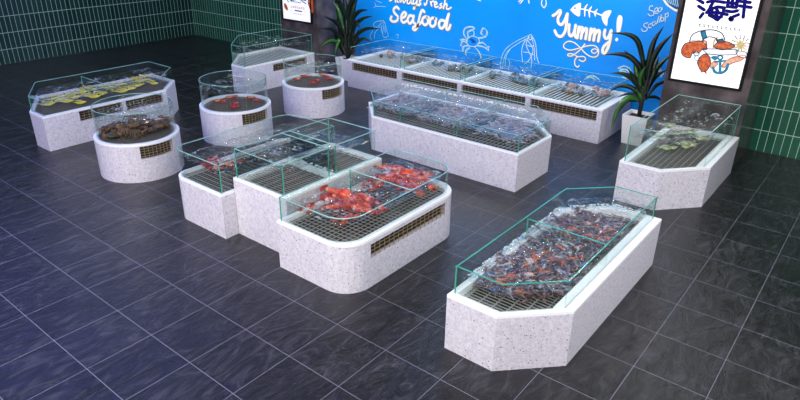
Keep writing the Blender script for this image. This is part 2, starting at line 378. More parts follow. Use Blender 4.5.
def make_tank(label, shape, h, rim=.055, glass_in=.03, glass_top=.85, vents=(), dividers=(), wires=(.06, .06), wire_w=(.006, .006), origin=(0, 0),
              ledges=None, barmat=None, inner_rims=(), kind_label='tank', glass_skip=(), corners=(0,), grate_drop=.035, edge=None, group=None):
    """vents: (edge index, s0, s1, z0, z1) on polygon edges, or (angle0, angle1, z0, z1) on a circle"""
    T = thing('display_tank', label, 'seafood tank', (origin[0], origin[1], 0), 0, group)
    T.location = (origin[0], origin[1], 0)
    ox, oy = origin
    def loc(m): m.v = [(x - ox, y - oy, z) for x, y, z in m.v]; return m
    O = shape.out(0); n = len(O); rim_list = rim if isinstance(rim, (list, tuple)) else rim
    base = MB(); back = MB(); rev = []
    hr = h - .028
    grilles = []
    if shape.circle:
        cx, cy, r = shape.circle
        for i in range(n):
            a = 2 * PI * i / n; mid = (a + PI / n); cuts = None
            for (a0, a1, z0, z1) in vents:
                if a0 <= mid <= a1: cuts = (z0, z1)
            p, q = O[i], O[(i + 1) % n]
            for zz in ([(0, hr)] if not cuts else [(0, cuts[0]), (cuts[1], hr)]):
                base.add([(*p, zz[0]), (*q, zz[0]), (*q, zz[1]), (*p, zz[1])], [(0, 1, 2, 3)])
        for (a0, a1, z0, z1) in vents:
            i0 = math.ceil((a0 - PI / n) / (2 * PI / n)); i1 = math.floor((a1 - PI / n) / (2 * PI / n)) + 1
            A0, A1 = i0 * 2 * PI / n, i1 * 2 * PI / n
            pt = lambda a, rr, z: (cx + rr * math.cos(a), cy + rr * math.sin(a), z)
            for i in range(i0, i1):
                a, b = i * 2 * PI / n, (i + 1) * 2 * PI / n; rr = r - .05
                back.add([pt(a, rr, z0), pt(b, rr, z0), pt(b, rr, z1), pt(a, rr, z1)], [(0, 1, 2, 3)])
                for z in (z0, z1): base.add([pt(a, r, z), pt(b, r, z), pt(b, rr, z), pt(a, rr, z)], [(0, 1, 2, 3)])
            for a in (A0, A1): base.add([pt(a, r, z0), pt(a, r - .05, z0), pt(a, r - .05, z1), pt(a, r, z1)], [(0, 1, 2, 3)])
            g = MB(); k = int((A1 - A0) * r / .055)
            for j in range(k + 1): a = A0 + (A1 - A0) * j / k; g.bar(pt(a, r - .012, z0), pt(a, r - .012, z1), .0055)
            for j in range(1, 5):
                z = z0 + (z1 - z0) * j / 5
                for i in range(i0, i1): g.bar(pt(i * 2 * PI / n, r - .012, z), pt((i + 1) * 2 * PI / n, r - .012, z), .0055)
            grilles.append(g)
    else:
        P = shape.poly; m_ = len(P); vmap = {}
        for v in vents: vmap.setdefault(v[0], []).append(v[1:])
        pts, idx = rounded(P, shape.rad); N_ = len(pts)
        starts = [i for i, _ in idx]
        for e in range(m_):
            # straight piece of edge e: from end of corner e to start of corner e+1; the corner arc itself first
            i0 = starts[e]; i1 = starts[(e + 1) % m_] if e < m_ - 1 else N_
            for i in range(i0, i1 - 1):
                p, q = pts[i], pts[i + 1]; base.add([(*p, 0), (*q, 0), (*q, hr), (*p, hr)], [(0, 1, 2, 3)])
            p, q = Vector(pts[i1 - 1]), Vector(pts[i1 % N_]); d = (q - p); Ln = d.length; d.normalize(); nn = Vector((-d.y, d.x)) * .06
            pe = Vector(P[e]); off = (p - pe).dot(d)
            vs = sorted((a - off, b - off, z0, z1) for a, b, z0, z1 in vmap.get(e, []))
            def quad(mb, s0, s1, z0, z1, dep=0):
                a = p + d * s0 + nn * dep; b = p + d * s1 + nn * dep; mb.add([(a.x, a.y, z0), (b.x, b.y, z0), (b.x, b.y, z1), (a.x, a.y, z1)], [(0, 1, 2, 3)])
            cur = 0
            for (s0, s1, z0, z1) in vs:
                quad(base, cur, s0, 0, hr); quad(base, s0, s1, 0, z0); quad(base, s0, s1, z1, hr); quad(back, s0, s1, z0, z1, 1)
                for z in (z0, z1):
                    a, b = p + d * s0, p + d * s1; base.add([(a.x, a.y, z), (b.x, b.y, z), (b.x + nn.x, b.y + nn.y, z), (a.x + nn.x, a.y + nn.y, z)], [(0, 1, 2, 3)])
                for s in (s0, s1):
                    a = p + d * s; base.add([(a.x, a.y, z0), (a.x + nn.x, a.y + nn.y, z0), (a.x + nn.x, a.y + nn.y, z1), (a.x, a.y, z1)], [(0, 1, 2, 3)])
                g = MB(); k = int((s1 - s0) / .075); o_ = nn * .25
                for j in range(k + 1): a = p + d * (s0 + (s1 - s0) * j / k) + o_; g.bar((a.x, a.y, z0), (a.x, a.y, z1), .006)
                for j in range(1, 4):
                    z = z0 + (z1 - z0) * j / 4; a = p + d * s0 + o_; b = p + d * s1 + o_; g.bar((a.x, a.y, z), (b.x, b.y, z), .006)
                grilles.append(g); cur = s1
            quad(base, cur, Ln, 0, hr)
    I = shape.out(rim); gz = h - grate_drop
    base.add([(x, y, .002) for x, y in O], [tuple(range(len(O)))[::-1]])
    loc(base).build('terrazzo_base', terrazzo, T)
    rm = MB(); ring_face(rm, O, I, h) if len(O) == len(I) else None
    wall_strip(rm, O, hr, h); wall_strip(rm, I, gz - .05, h, True)
    ring_face(rm, I, O, hr)
    loc(rm).build('white_rim', rim_m, T)
    bs = MB(); bs.add([(x, y, gz - .05) for x, y in I], [tuple(range(len(I)))]); loc(bs).build('basin_floor', basin_m, T)
    if back.v:
        loc(back).build('vent_recess', dark_m, T)
        for g in grilles: loc(g).build('vent_grille', brass_m, T)
    # grate
    gp = shape.out([max(0.0, v) + .004 for v in rim] if isinstance(rim, (list, tuple)) else rim + .004); gw = MB()
    xs = [p[0] for p in gp]; ys = [p[1] for p in gp]
    if wires[0]:
        y = min(ys) + wires[0] / 2
        while y < max(ys):
            c = clip_line(gp, (0, y), (1, 0))
            if c: gw.box((c[0], y - wire_w[0] / 2, gz - .008), (c[1], y + wire_w[0] / 2, gz))
            y += wires[0]
    if wires[1]:
        x = min(xs) + wires[1] / 2
        while x < max(xs):
            c = clip_line(gp, (x, 0), (0, 1))
            if c: gw.box((x - wire_w[1] / 2, c[0], gz - .009), (x + wire_w[1] / 2, c[1], gz - .001))
            x += wires[1]
    loc(gw).build('grate', barmat or wire_m, T)
    for (a, b, w) in inner_rims:
        q = MB(); p0, p1 = Vector(a), Vector(b); q.bar((*p0, h - .03), (*p1, h - .03), w, .062); loc(q).build('crossbar', rim_m, T)
    # glass
    for k, (pts, closed) in enumerate(shape.runs(glass_in)):
        if k in glass_skip: continue
        pts = [(x - ox, y - oy) for x, y in pts]
        add_pane(T, pts, closed, h, glass_top[k] if isinstance(glass_top, (list, tuple)) else glass_top, vert=(k in corners), em=edge)
    gpoly = shape.out(glass_in)
    for (a, b, zt) in dividers:
        add_pane(T, [(a[0] - ox, a[1] - oy), (b[0] - ox, b[1] - oy)], False, gz, zt, em=edge)
    return T

def make_water(label, poly, z, amp=.02, seed=0, refracted_edge=(), fw=.03, fr=None):
    """rippled sheet inside an outline, with white lumps for refracted edges along some runs"""
    c = Vector((sum(p[0] for p in poly) / len(poly), sum(p[1] for p in poly) / len(poly)))
    P = []
    for i in range(len(poly)):
        a = Vector(poly[i]); b = Vector(poly[(i + 1) % len(poly)]); k = max(1, int((b - a).length / .05))
        for j in range(k): P.append(a + (b - a) * j / k)
    n = len(P); RN = 14; vs = [(c.x, c.y, z)]; fs = []
    for r in range(1, RN + 1):
        for p in P:
            q = c + (p - c) * (r / RN); h = noise.noise(Vector((q.x * 7, q.y * 7, seed))) + .6 * noise.noise(Vector((q.x * 17, q.y * 17, seed + 5)))
            vs.append((q.x, q.y, z + amp * h))
    for i in range(n): fs.append((0, 1 + i, 1 + (i + 1) % n))
    for r in range(RN - 1):
        for i in range(n): a = 1 + r * n + i; b = 1 + r * n + (i + 1) % n; fs.append((a, b + 0, b + n, a + n))
    T = thing('tank_water', label, 'water', (c.x, c.y, 0)); T['kind'] = 'stuff'
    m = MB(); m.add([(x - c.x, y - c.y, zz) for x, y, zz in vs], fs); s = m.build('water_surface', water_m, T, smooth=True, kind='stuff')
    if refracted_edge:
        rr = random.Random(seed); f = MB()
        for (a, b, w, zf) in refracted_edge:
            a = Vector(a); b = Vector(b); L_ = (b - a).length; k = int(L_ / .012)
            for j in range(k):
                p = a + (b - a) * (j + rr.random()) / k; s_ = w * (.35 + .65 * abs(noise.noise(Vector((p.x * 9, p.y * 9, seed)))) * 2)
                f.ball((p.x - c.x + rr.uniform(-1, 1) * s_, p.y - c.y + rr.uniform(-1, 1) * s_, zf + rr.uniform(-.3, 1) * w * .5), (rr.uniform(.005, .026), rr.uniform(.004, .014), rr.uniform(.004, .014)), 5, 3, rot=rr.random() * 3)
        f.build('refracted_edge', refracted_edge_m, T, smooth=True, kind='stuff')  # white lumps added to imitate rims and edges refracted by the water
    return T
# ------------------------------------------------------------ setting
def struct(name, m, mat=None):
    o = m.build(name, mat); o['kind'] = 'structure'; return o
WX, LY = 11.3, 17.2
m = MB(); m.box((-3, -4, -.1), (WX + .1, LY + .1, 0)); struct('floor', m, floor_m)
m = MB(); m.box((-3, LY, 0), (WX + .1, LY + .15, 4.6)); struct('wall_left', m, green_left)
m = MB(); m.box((WX, -4, 0), (WX + .15, LY, 4.6)); struct('wall_back', m, green_right)
PX = 10.0
def pillar(n, y0, y1):
    m = MB(); m.box((PX, y0, 0), (WX, y1, 4.6)); return struct('wall_' + n, m, pillar_m)
pillar('pillar_right', 1.56, 2.76); pillar('pillar_left', 10.42, 11.62)

# ------------------------------------------------------------ drawing on upright panels (plane x = X)
def catmull(p, k=6):
    if len(p) < 3: return p
    P = [p[0]] + list(p) + [p[-1]]; out = []
    for i in range(1, len(P) - 2):
        a, b, c, d = P[i - 1:i + 3]
        for j in range(k):
            t = j / k
            out.append(tuple(.5 * (2 * b[q] + (c[q] - a[q]) * t + (2 * a[q] - 5 * b[q] + 4 * c[q] - d[q]) * t * t + (3 * b[q] - a[q] - 3 * c[q] + d[q]) * t ** 3) for q in (0, 1)))
    out.append(tuple(p[-1])); return out
class Art:
    def __init__(s, X, ox=0, oy=0, sc=1, ppm=52): s.X, s.ox, s.oy, s.sc, s.ppm = X, ox, oy, sc, ppm; s.m = MB(); s.lay = 0
    def o(s, ox, oy, sc): s.ox, s.oy, s.sc = ox, oy, sc; return s
    def w(s, p): return on_x(s.ox + p[0] / s.sc, s.oy + p[1] / s.sc, s.X)
    def stroke(s, pts, wd, mat, lift=.004, taper=False, off=(0, 0), smooth=True):
        s.lay += 1; lift += (s.lay % 40) * .00006
        q = [s.w(p) for p in pts]; q = catmull(q) if smooth else q; W = wd / s.sc / s.ppm; n = len(q); L_, R_ = [], []
        for i, p in enumerate(q):
            a = q[max(i - 1, 0)]; b = q[min(i + 1, n - 1)]; d = Vector((b[0] - a[0], b[1] - a[1]))
            if d.length < 1e-9: d = Vector((1, 0))
            d.normalize(); k = W / 2 * (1 if not taper else (.35 + .65 * math.sin(PI * i / (n - 1))))
            L_.append((s.X - lift, p[0] - d.y * k + off[0], p[1] + d.x * k + off[1])); R_.append((s.X - lift, p[0] + d.y * k + off[0], p[1] - d.x * k + off[1]))
        s.m.add(L_ + R_, [(i, i + 1, n + i + 1, n + i) for i in range(n - 1)], mat)
        if wd / s.sc > 1.2:
            for e in (0, n - 1):
                c = q[e]; k = W / 2 * (1 if not taper else .35)
                s.m.add([(s.X - lift - .00002, c[0] + k * math.cos(t * PI / 5) + off[0], c[1] + k * math.sin(t * PI / 5) + off[1]) for t in range(10)], [tuple(range(10))], mat)
    def fill(s, pts, mat, lift=.003, smooth=True, outline=None, ow=3):
        q = [s.w(p) for p in pts]
        if smooth: q = catmull(q + [q[0]], 5)[:-1]
        s.m.add([(s.X - lift, a, b) for a, b in q], [tuple(range(len(q)))], mat)
        if outline: s.stroke(list(pts) + [pts[0]], ow, outline, lift + .0012, smooth=smooth)
    def flush(s, name, parent, org):
        s.m.v = [(x - org[0], y - org[1], z - org[2]) for x, y, z in s.m.v]; s.m.build(name, None, parent); s.m = MB()
    def text(s, strokes, wd, mat, shadow=None, taper=False):
        for st in strokes:
            if shadow: s.stroke(st, wd, shadow, .0025, off=(-.014, -.016))
            s.stroke(st, wd, mat, .008, taper)

# blue mural panel
mural = thing('mural_panel', 'bright blue wall panel lettered Always Fresh Seafood and Yummy', 'wall mural', (11.27, 6.7, 0))
m = MB(); m.box((-.02, -3.9, 0), (.028, 3.74, 4.4)); m.build('blue_board', blue_m, mural)
A = Art(11.25)
A.o(380, 0, 10)
sea = [[(190, 88), (165, 68), (138, 95), (150, 132), (180, 165), (172, 205), (135, 216), (108, 195), (118, 165)],
 [(215, 185), (250, 165), (262, 135), (242, 122), (218, 155), (216, 200), (238, 225), (272, 205)],
 [(328, 162), (300, 155), (280, 190), (288, 225), (308, 232), (330, 200)], [(340, 158), (334, 215), (358, 240)],
 [(445, 118), (425, 102), (405, 140), (390, 205), (375, 270), (352, 300), (332, 288), (340, 268), (370, 262), (402, 235), (425, 210)],
 [(455, 165), (430, 185), (428, 225), (452, 250), (480, 228), (480, 188), (455, 165), (490, 175)],
 [(532, 178), (508, 195), (502, 242), (526, 265), (555, 242), (555, 200), (532, 178), (565, 190)],
 [(642, 208), (612, 202), (592, 235), (602, 275), (628, 280), (652, 240), (690, 140)], [(688, 145), (670, 240), (668, 290), (690, 288), (706, 250)]]
A.text(sea, 31, ink_white, ink_shadow)
alw = [[(150, -60), (120, -5), (98, 10)], [(150, -60), (158, 22)], [(125, -15), (165, -15)], [(190, -60), (172, 5), (188, 22)],
 [(200, -25), (206, 22), (228, -10), (238, 26), (258, 8), (264, -20)], [(302, -15), (278, 0), (276, 30), (298, 32), (316, -12), (314, 30), (328, 38)],
 [(335, -5), (338, 38), (360, 30), (376, -5)], [(376, -5), (366, 50), (345, 90), (338, 78), (370, 55), (392, 40)], [(412, 0), (396, 15), (412, 38), (388, 54)],
 [(485, -50), (468, 30), (452, 52), (446, 34)], [(450, -20), (500, -12)], [(506, 15), (518, 58)], [(512, 30), (530, 10), (545, 18)],
 [(548, 50), (572, 36), (560, 15), (546, 42), (556, 72), (584, 64)], [(618, 35), (602, 46), (622, 70), (596, 82)], [(662, -40), (636, 85)], [(642, 60), (662, 36), (672, 50), (668, 86), (688, 90), (712, 74)]]
MO = (11.27, 6.7, 0); A.flush('seafood_lettering', mural, MO)
A.text(alw, 17, ink_white, ink_shadow); A.flush('always_fresh_lettering', mural, MO)
A.o(545, 0, 10)
yum = [[(82, 155), (112, 138), (150, 103), (156, 130), (132, 180), (136, 225), (165, 245), (195, 210), (226, 138)], [(226, 138), (216, 240), (202, 315), (165, 362), (125, 352), (100, 305)],
 [(245, 245), (240, 300), (248, 350), (272, 355), (298, 305), (308, 250)], [(308, 250), (298, 340), (312, 372)],
 [(342, 268), (325, 378)], [(334, 330), (362, 275), (376, 290), (362, 382)], [(370, 335), (405, 285), (420, 300), (408, 388)],
 [(462, 288), (446, 398)], [(455, 345), (486, 295), (502, 308), (488, 402)], [(496, 350), (530, 305), (548, 320), (534, 410)],
 [(602, 300), (594, 350), (612, 385), (640, 365), (664, 305)], [(664, 305), (652, 400), (630, 480), (600, 530), (578, 515), (590, 465), (635, 425)]]
A.text(yum, 28, ink_white, ink_shadow)
A.fill([(755, 150), (775, 170), (772, 230), (750, 325), (722, 328), (716, 280), (722, 190), (738, 155)], ink_white, .005)
A.fill([(715, 375), (732, 385), (730, 405), (712, 412), (702, 395)], ink_white, .005)
A.flush('yummy_lettering', mural, MO)
A.fill([(252, 98), (300, 50), (358, 28), (356, 100), (345, 165), (295, 142)], ink_white, .005)
A.fill([(290, 80), (300, 70), (310, 80), (300, 92)], blue_m, .0066)
A.stroke([(350, 86), (450, 108), (575, 155)], 13, ink_white, .0055)
for q in ([(428, 42), (402, 85), (400, 165)], [(470, 62), (445, 110), (448, 175)], [(525, 92), (500, 125), (506, 165)]): A.stroke(q, 17, ink_white, .0056, True)
A.fill([(565, 150), (605, 112), (665, 105), (645, 160), (630, 190), (620, 258), (588, 230), (570, 190)], ink_white, .0052)
A.flush('fish_skeleton_drawing', mural, MO)
A.o(545, 30, 8)
A.text([[(322, 108), (290, 150), (250, 185), (215, 207), (185, 205), (190, 190), (225, 192), (262, 212), (310, 212), (326, 232), (305, 250), (272, 238)],
        [(292, 150), (240, 103), (190, 90), (155, 112), (155, 142), (200, 160), (262, 148), (340, 126), (400, 126), (430, 160), (420, 205), (380, 216), (330, 190), (292, 150)],
        [(430, 165), (395, 186), (372, 168), (395, 150), (425, 162)], [(262, 212), (240, 240), (242, 280), (265, 296), (275, 280)]], 8, ink_white, ink_shadow)
A.flush('scroll_flourish', mural, MO)
A.o(630, 0, 6.667)
A.text([[(155, 40), (135, 42), (130, 65), (155, 75), (160, 97), (135, 105), (120, 90)], [(165, 82), (186, 66), (180, 50), (165, 66), (170, 90), (190, 85)], [(207, 48), (190, 60), (195, 80), (208, 70), (212, 48), (216, 68)],
        [(122, 150), (98, 158), (95, 175), (115, 187), (110, 205), (86, 207), (78, 188)], [(143, 156), (126, 165), (128, 185), (147, 180)], [(164, 142), (148, 155), (155, 172), (168, 160), (168, 142), (175, 162)],
        [(178, 158), (196, 105)], [(194, 152), (212, 95)], [(216, 114), (205, 130), (215, 142), (228, 126), (216, 113)], [(236, 90), (236, 146)], [(236, 98), (254, 85), (256, 105), (240, 116)]], 4.5, ink_cream)
A.flush('sea_scallop_lettering', mural, MO)
A.fill([(215, -10), (235, 25), (265, 52), (320, 76), (345, -10)], ink_white, .003)
A.fill([(232, -10), (248, 18), (275, 42), (322, 60), (345, -10)], ink_mid, .0045)
for k in range(6): A.stroke([(245 + k * 14, -5), (256 + k * 13, 14 + k * 5), (262 + k * 13, 20 + k * 6)], 4, ink_pale, .006)
A.flush('round_emblem', mural, MO)
A.o(440, 0, 5)
th = [[(135, 195), (118, 168), (124, 142), (150, 132), (172, 138), (160, 148), (138, 160), (142, 190)], [(192, 190), (228, 180), (234, 155), (216, 140), (204, 165), (214, 172)], [(136, 215), (112, 205), (104, 230)],
      [(142, 226), (118, 232), (114, 256)], [(150, 236), (130, 252), (128, 275)], [(185, 228), (215, 232), (242, 250)], [(190, 215), (214, 212), (232, 228)], [(172, 232), (196, 262), (206, 292)], [(100, 200), (118, 195), (138, 205)],
      [(140, 190), (165, 180), (192, 192), (196, 215), (175, 232), (145, 228), (134, 210), (140, 190)], [(162, 150), (172, 165), (166, 180)], [(232, 240), (246, 232), (240, 255)]]
for q in th: A.stroke(q, 3.6, ink_cream, .004)
for q in th[:9]: A.stroke([(x + 4, y + 4) for x, y in q], 3, ink_mint, .0035)
A.fill([(148, 192), (165, 195), (180, 212), (162, 212)], ink_mid, .0045)
A.flush('crab_drawing', mural, MO)
sq = [[(302, 345), (308, 290), (330, 245), (380, 208), (455, 172)], [(312, 345), (322, 290), (345, 250), (400, 212), (450, 185)], [(455, 172), (478, 215), (485, 285), (496, 315)], [(430, 195), (410, 245), (414, 312)],
      [(438, 200), (466, 250), (446, 300), (424, 320)], [(325, 330), (332, 280), (352, 245)], [(446, 178), (432, 225), (458, 290), (455, 340)], [(455, 180), (470, 230), (474, 300)], [(418, 260), (440, 262), (470, 275)],
      [(442, 190), (452, 200), (462, 190)], [(436, 225), (452, 232), (470, 228)], [(340, 345), (348, 320), (345, 300)], [(400, 330), (420, 350), (440, 335)]]
for q in sq: A.stroke(q, 3.4, ink_cream if q[0][0] > 400 else ink_mint, .004)
A.flush('shellfish_drawing', mural, MO)
for q in ([(400, 18), (420, -5)], [(442, -8), (446, 18)], [(513, -5), (508, 18), (520, 38), (532, 20), (528, -5)], [(185, -3), (205, 6)], [(392, 8), (408, 2)]): A.stroke(q, 6, ink_cream, .004)
A.flush('seaweed_drawing', mural, MO)
A.o(340, 0, 10)
for q in ([(442, 205), (370, 215), (338, 240), (346, 272), (380, 265), (440, 215), (462, 280), (482, 358), (440, 372), (428, 340), (434, 280), (440, 215)], [(400, 268), (352, 330), (345, 385)], [(330, 308), (298, 370), (322, 392)],
          [(420, 250), (415, 300), (430, 345)], [(450, 260), (455, 330)], [(350, 28), (358, 60), (338, 76)], [(355, 62), (458, 66)], [(358, 5), (420, 30)], [(560, 350), (585, 345), (580, 380)]): A.stroke(q, 6, ink_pale, .004)
A.flush('squid_drawing', mural, MO)
A.o(560, 20, 6.667)
for q in ([(390, 322), (430, 306), (468, 330), (472, 372), (440, 350), (405, 335)], [(405, 328), (440, 330), (466, 350)], [(398, 338), (430, 345), (455, 365)], [(640, 320), (670, 330), (660, 350), (680, 372)], [(655, 335), (690, 350), (675, 380)],
          [(420, 380), (460, 395), (500, 390)], [(180, 380), (220, 370), (260, 395)], [(165, 395), (200, 380), (240, 400)]): A.stroke(q, 9, ink_pale, .004)
A.flush('wave_drawing', mural, MO)

# posters
def poster(label, y0, y1, z0, z1):
    T = thing('framed_poster', label, 'poster', (PX, (y0 + y1) / 2, (z0 + z1) / 2)); h, v = (y1 - y0) / 2, (z1 - z0) / 2
    f = MB(); w = .035
    for a, b in (((-.05, -h - w, -v - w), (0, h + w, -v)), ((-.05, -h - w, v), (0, h + w, v + w)), ((-.05, -h - w, -v), (0, -h, v)), ((-.05, h, -v), (0, h + w, v))): f.box(a, b)
    f.build('frame', frame_m, T)
    p = MB(); p.box((-.035, -h, -v), (0, h, v)); p.build('lightbox_panel', paper_m, T); return T
P1 = poster('large white lightbox poster with blue characters and a red crab picture, black frame', 1.70, 2.66, 1.27, 3.2)
B = Art(PX - .036, 680, 0, 8.889, 60)
b1 = [[(165, 55), (215, 88)], [(205, 120), (178, 155)], [(150, -10), (205, 25)], [(245, 18), (300, 8), (400, 22)], [(275, 48), (262, 80), (236, 112)], [(300, 8), (275, 55)],
 [(262, 90), (330, 62), (395, 72)], [(236, 112), (330, 112), (420, 130)], [(390, 68), (380, 120), (335, 178)], [(285, 78), (284, 130), (322, 172)], [(325, 80), (340, 110)], [(318, 125), (335, 150)], [(260, 135), (320, 160), (370, 150)],
 [(432, -10), (422, 58)], [(422, 58), (500, 66)], [(510, -10), (502, 64)], [(468, -10), (464, 60)], [(425, 25), (508, 32)], [(412, 96), (460, 104), (508, 96)],
 [(450, 165), (451, 166)], [(470, 150), (520, 130)], [(580, -10), (572, 60), (562, 152)], [(528, 10), (624, 22)], [(532, 52), (632, 66)]]
for q in b1: B.stroke(q, 24, ink_navy, .001)
B.fill([(425, 165), (450, 140), (480, 160), (472, 190), (440, 190)], ink_navy, .0012); B.fill([(520, 82), (530, 82), (530, 92), (520, 92)], ink_navy, .0012)
PO = (PX, 2.18, 2.235); B.flush('large_characters', P1, PO)
for k in range(10):
    x = 165 + k * 39; y = 215 + k * 4.6
    B.stroke([(x, y), (x + 22, y + 2)], 4, ink_grey, .001, smooth=False); B.stroke([(x + 3, y + 16), (x + 24, y + 18)], 4, ink_grey, .001, smooth=False); B.stroke([(x + 12, y - 3), (x + 8, y + 20)], 4, ink_grey, .001, smooth=False)
for k in range(12):
    B.stroke([(76 - k * 4.5, 60 + k * 24), (75 - k * 4.5, 67 + k * 24)], 5, ink_grey, .001, smooth=False)
    if k < 9: B.stroke([(695 - k * 5, 10 + k * 22), (694 - k * 5, 17 + k * 22)], 5, ink_grey, .001, smooth=False)
B.flush('small_print', P1, PO)
B.o(670, 25, 6.667)
for q in ([(130, 112), (150, 65), (210, 38), (290, 33), (345, 55), (368, 102)], [(212, 108), (250, 80), (300, 85), (322, 108)]): B.stroke(q, 6, ink_grey, .0014)
B.fill([(205, 46), (235, 38), (247, 86), (218, 96)], ink_teal, .0012, False, ink_grey, 5); B.fill([(308, 100), (352, 90), (366, 112), (322, 122)], ink_teal, .0012, False, ink_grey, 5)
B.stroke([(318, 82), (295, 105), (288, 150)], 9, ink_sand, .0016); B.stroke([(130, 108), (190, 100), (240, 130)], 6, ink_sand, .0014)
B.fill([(78, 160), (100, 125), (150, 112), (205, 108), (235, 125), (248, 160), (215, 165), (192, 185), (150, 188), (135, 218), (100, 212), (78, 190)], ink_or, .0018, True, ink_grey, 5)
for q in ([(90, 150), (110, 165), (95, 185)], [(215, 105), (240, 110), (245, 140)], [(105, 205), (120, 190), (140, 195)]): B.stroke(q, 9, ink_or, .002)
B.fill([(155, 185), (180, 175), (195, 195), (170, 205)], scroll_m, .0025, True, ink_grey, 5); B.fill([(160, 215), (182, 205), (196, 225), (175, 238)], scroll_m, .0025, True, ink_teal, 3)
B.fill([(290, 145), (325, 110), (385, 112), (432, 140), (400, 158), (340, 165)], ink_or, .0018, True, ink_grey, 5)
st = []
for k in range(20): r = (62 if k % 2 == 0 else 24); st.append((472 + r * math.cos(k * PI / 10 + .15), 135 + r * .95 * math.sin(k * PI / 10 + .15)))
B.fill(st, ink_sand, .0016, False)
for k in range(7): a = -PI + k * .5; B.stroke([(472 + 40 * math.cos(a), 132 + 40 * math.sin(a)), (472 + 72 * math.cos(a), 132 + 72 * math.sin(a))], 4, ink_grey, .0022, smooth=False)
B.fill([(215, 158), (330, 160), (442, 165), (438, 198), (330, 200), (248, 192)], scroll_m, .0024, False, ink_grey, 5)
B.fill([(440, 172), (500, 178), (514, 200), (505, 218), (465, 212), (445, 195)], scroll_m, .0024, True, ink_grey, 4); B.stroke([(440, 160), (452, 175), (445, 190)], 5, ink_teal, .003)
B.fill([(182, 252), (200, 215), (235, 192), (265, 215), (268, 262), (240, 308), (205, 300)], ink_or, .003, True, ink_grey, 5)
B.stroke([(205, 315), (225, 305), (245, 325)], 8, ink_or, .0028)
B.fill([(345, 275), (368, 242), (430, 212), (505, 205), (475, 235), (415, 255), (362, 283)], ink_sal, .0022, True, ink_or, 5)
B.fill([(262, 265), (300, 238), (318, 262), (280, 290)], ink_sal, .0022, True, ink_or, 4); B.fill([(268, 215), (295, 205), (325, 215), (300, 235)], ink_teal, .0022)
B.stroke([(335, 200), (352, 215), (335, 232), (318, 215), (335, 200)], 9, ink_teal, .0034); B.stroke([(335, 232), (334, 312)], 15, ink_teal, .0034); B.stroke([(288, 285), (300, 312), (335, 320), (372, 302), (388, 262)], 15, ink_teal, .0034); B.stroke([(302, 245), (368, 238)], 10, ink_teal, .0034)
B.flush('seafood_picture', P1, PO)
P2 = poster('smaller white lightbox poster with teal and pink lines, black frame, on the far pillar', 10.58, 11.5, 1.24, 3.0)
B = Art(PX - .036, 280, 0, 15.375, 52)
for q in ([(110, -10), (130, 30)], [(160, 10), (260, -10)], [(300, -20), (345, 20), (400, 58)], [(330, -10), (400, 10)]): B.stroke(q, 20, ink_teal, .001)
for k in range(6): B.stroke([(170 + k * 26, 18 + k * 4), (190 + k * 26, 24 + k * 4)], 16, ink_teal, .001, smooth=False)
for k in range(7):
    x = 172 + k * 31; y = 98 + k * 5
    B.stroke([(x, y - 8), (x + 22, y - 6)], 8, ink_pink, .001, smooth=False); B.stroke([(x, y + 12), (x + 22, y + 14)], 8, ink_pink, .001, smooth=False); B.stroke([(x + 10, y - 14), (x + 10, y + 20)], 8, ink_pink, .001, smooth=False)
PO = (PX, 11.04, 2.12); B.flush('printed_title', P2, PO)
for k in range(5): B.stroke([(232 + k * 22, 158 + k * 4), (247 + k * 22, 162 + k * 4)], 20, ink_grey, .001, smooth=False)
for k in range(5): B.stroke([(215 + k * 32, 208 + k * 5), (230 + k * 32, 212 + k * 5)], 10, ink_grey, .001, smooth=False)
B.stroke([(150, 150), (185, 156)], 4, ink_grey, .001); B.stroke([(365, 178), (410, 185)], 4, ink_pink, .001)
B.flush('small_print', P2, PO)
B.fill([(62, 45), (90, 60), (118, 110), (120, 160), (95, 150), (66, 105)], ink_or, .001); B.fill([(425, -10), (500, -10), (512, 100), (510, 190), (475, 190), (450, 120), (430, 60)], ink_or, .001); B.fill([(450, -10), (480, 30), (470, 60), (440, 20)], ink_sal, .0016)
B.flush('seafood_picture', P2, PO)

# ------------------------------------------------------------ display tanks
sh_front = Shape([(3.78, 2.485), (3.78, 1.99), (4.25, 1.53), (6.46, 1.53), (6.46, 2.06), (6.03, 2.485)])
make_tank('nearest white terrazzo tank with cut corners, full of dark crayfish', sh_front, .57, rim=[.075, .06, .16, .08, .08, .06], glass_in=[.06, .045, .075, .04, .04, .03], corners=(0, 3), glass_top=[.84, .84, .835, .82, .82, .83],
          dividers=[((5.1, 2.45), (5.1, 1.61), .80)], wires=(.125, .042), wire_w=(.010, .004), origin=(5.1, 2.03), grate_drop=.06, edge=edge_m)
sh_right = Shape([(7.87, 2.54), (7.87, 2.0), (8.4, 1.53), (9.96, 1.53), (9.96, 2.54)])
make_tank('white terrazzo tank against the pillar under the large poster', sh_right, .57, rim=[.05, .05, .16, .05, .10], glass_in=[.035, .035, .07, .03, .045], glass_top=1.05, corners=(0, 3),
          wires=(.075, .07), wire_w=(.009, .006), origin=(8.9, 2.03), grate_drop=.06)
sh_oct = Shape([(3.78, 10.65), (3.78, 10.2), (5.95, 10.2), (6.45, 10.7), (6.45, 11.5), (4.25, 11.5)])
make_tank('white terrazzo tank with yellow fish, farthest left near the green wall', sh_oct, .57, rim=.06, glass_in=.035, glass_top=.82, vents=[(1, .57, 1.31, .36, .53), (1, 1.38, 2.09, .36, .53)],
          dividers=[((5.05, 11.45), (5.05, 10.25), .78)], wires=(.055, .055), wire_w=(.008, .008), barmat=dwire_m, origin=(5.1, 10.8))
sh_nw = Shape([(7.98, 10.97), (7.98, 10.53), (9.97, 10.53), (9.97, 11.72), (8.75, 11.72)])
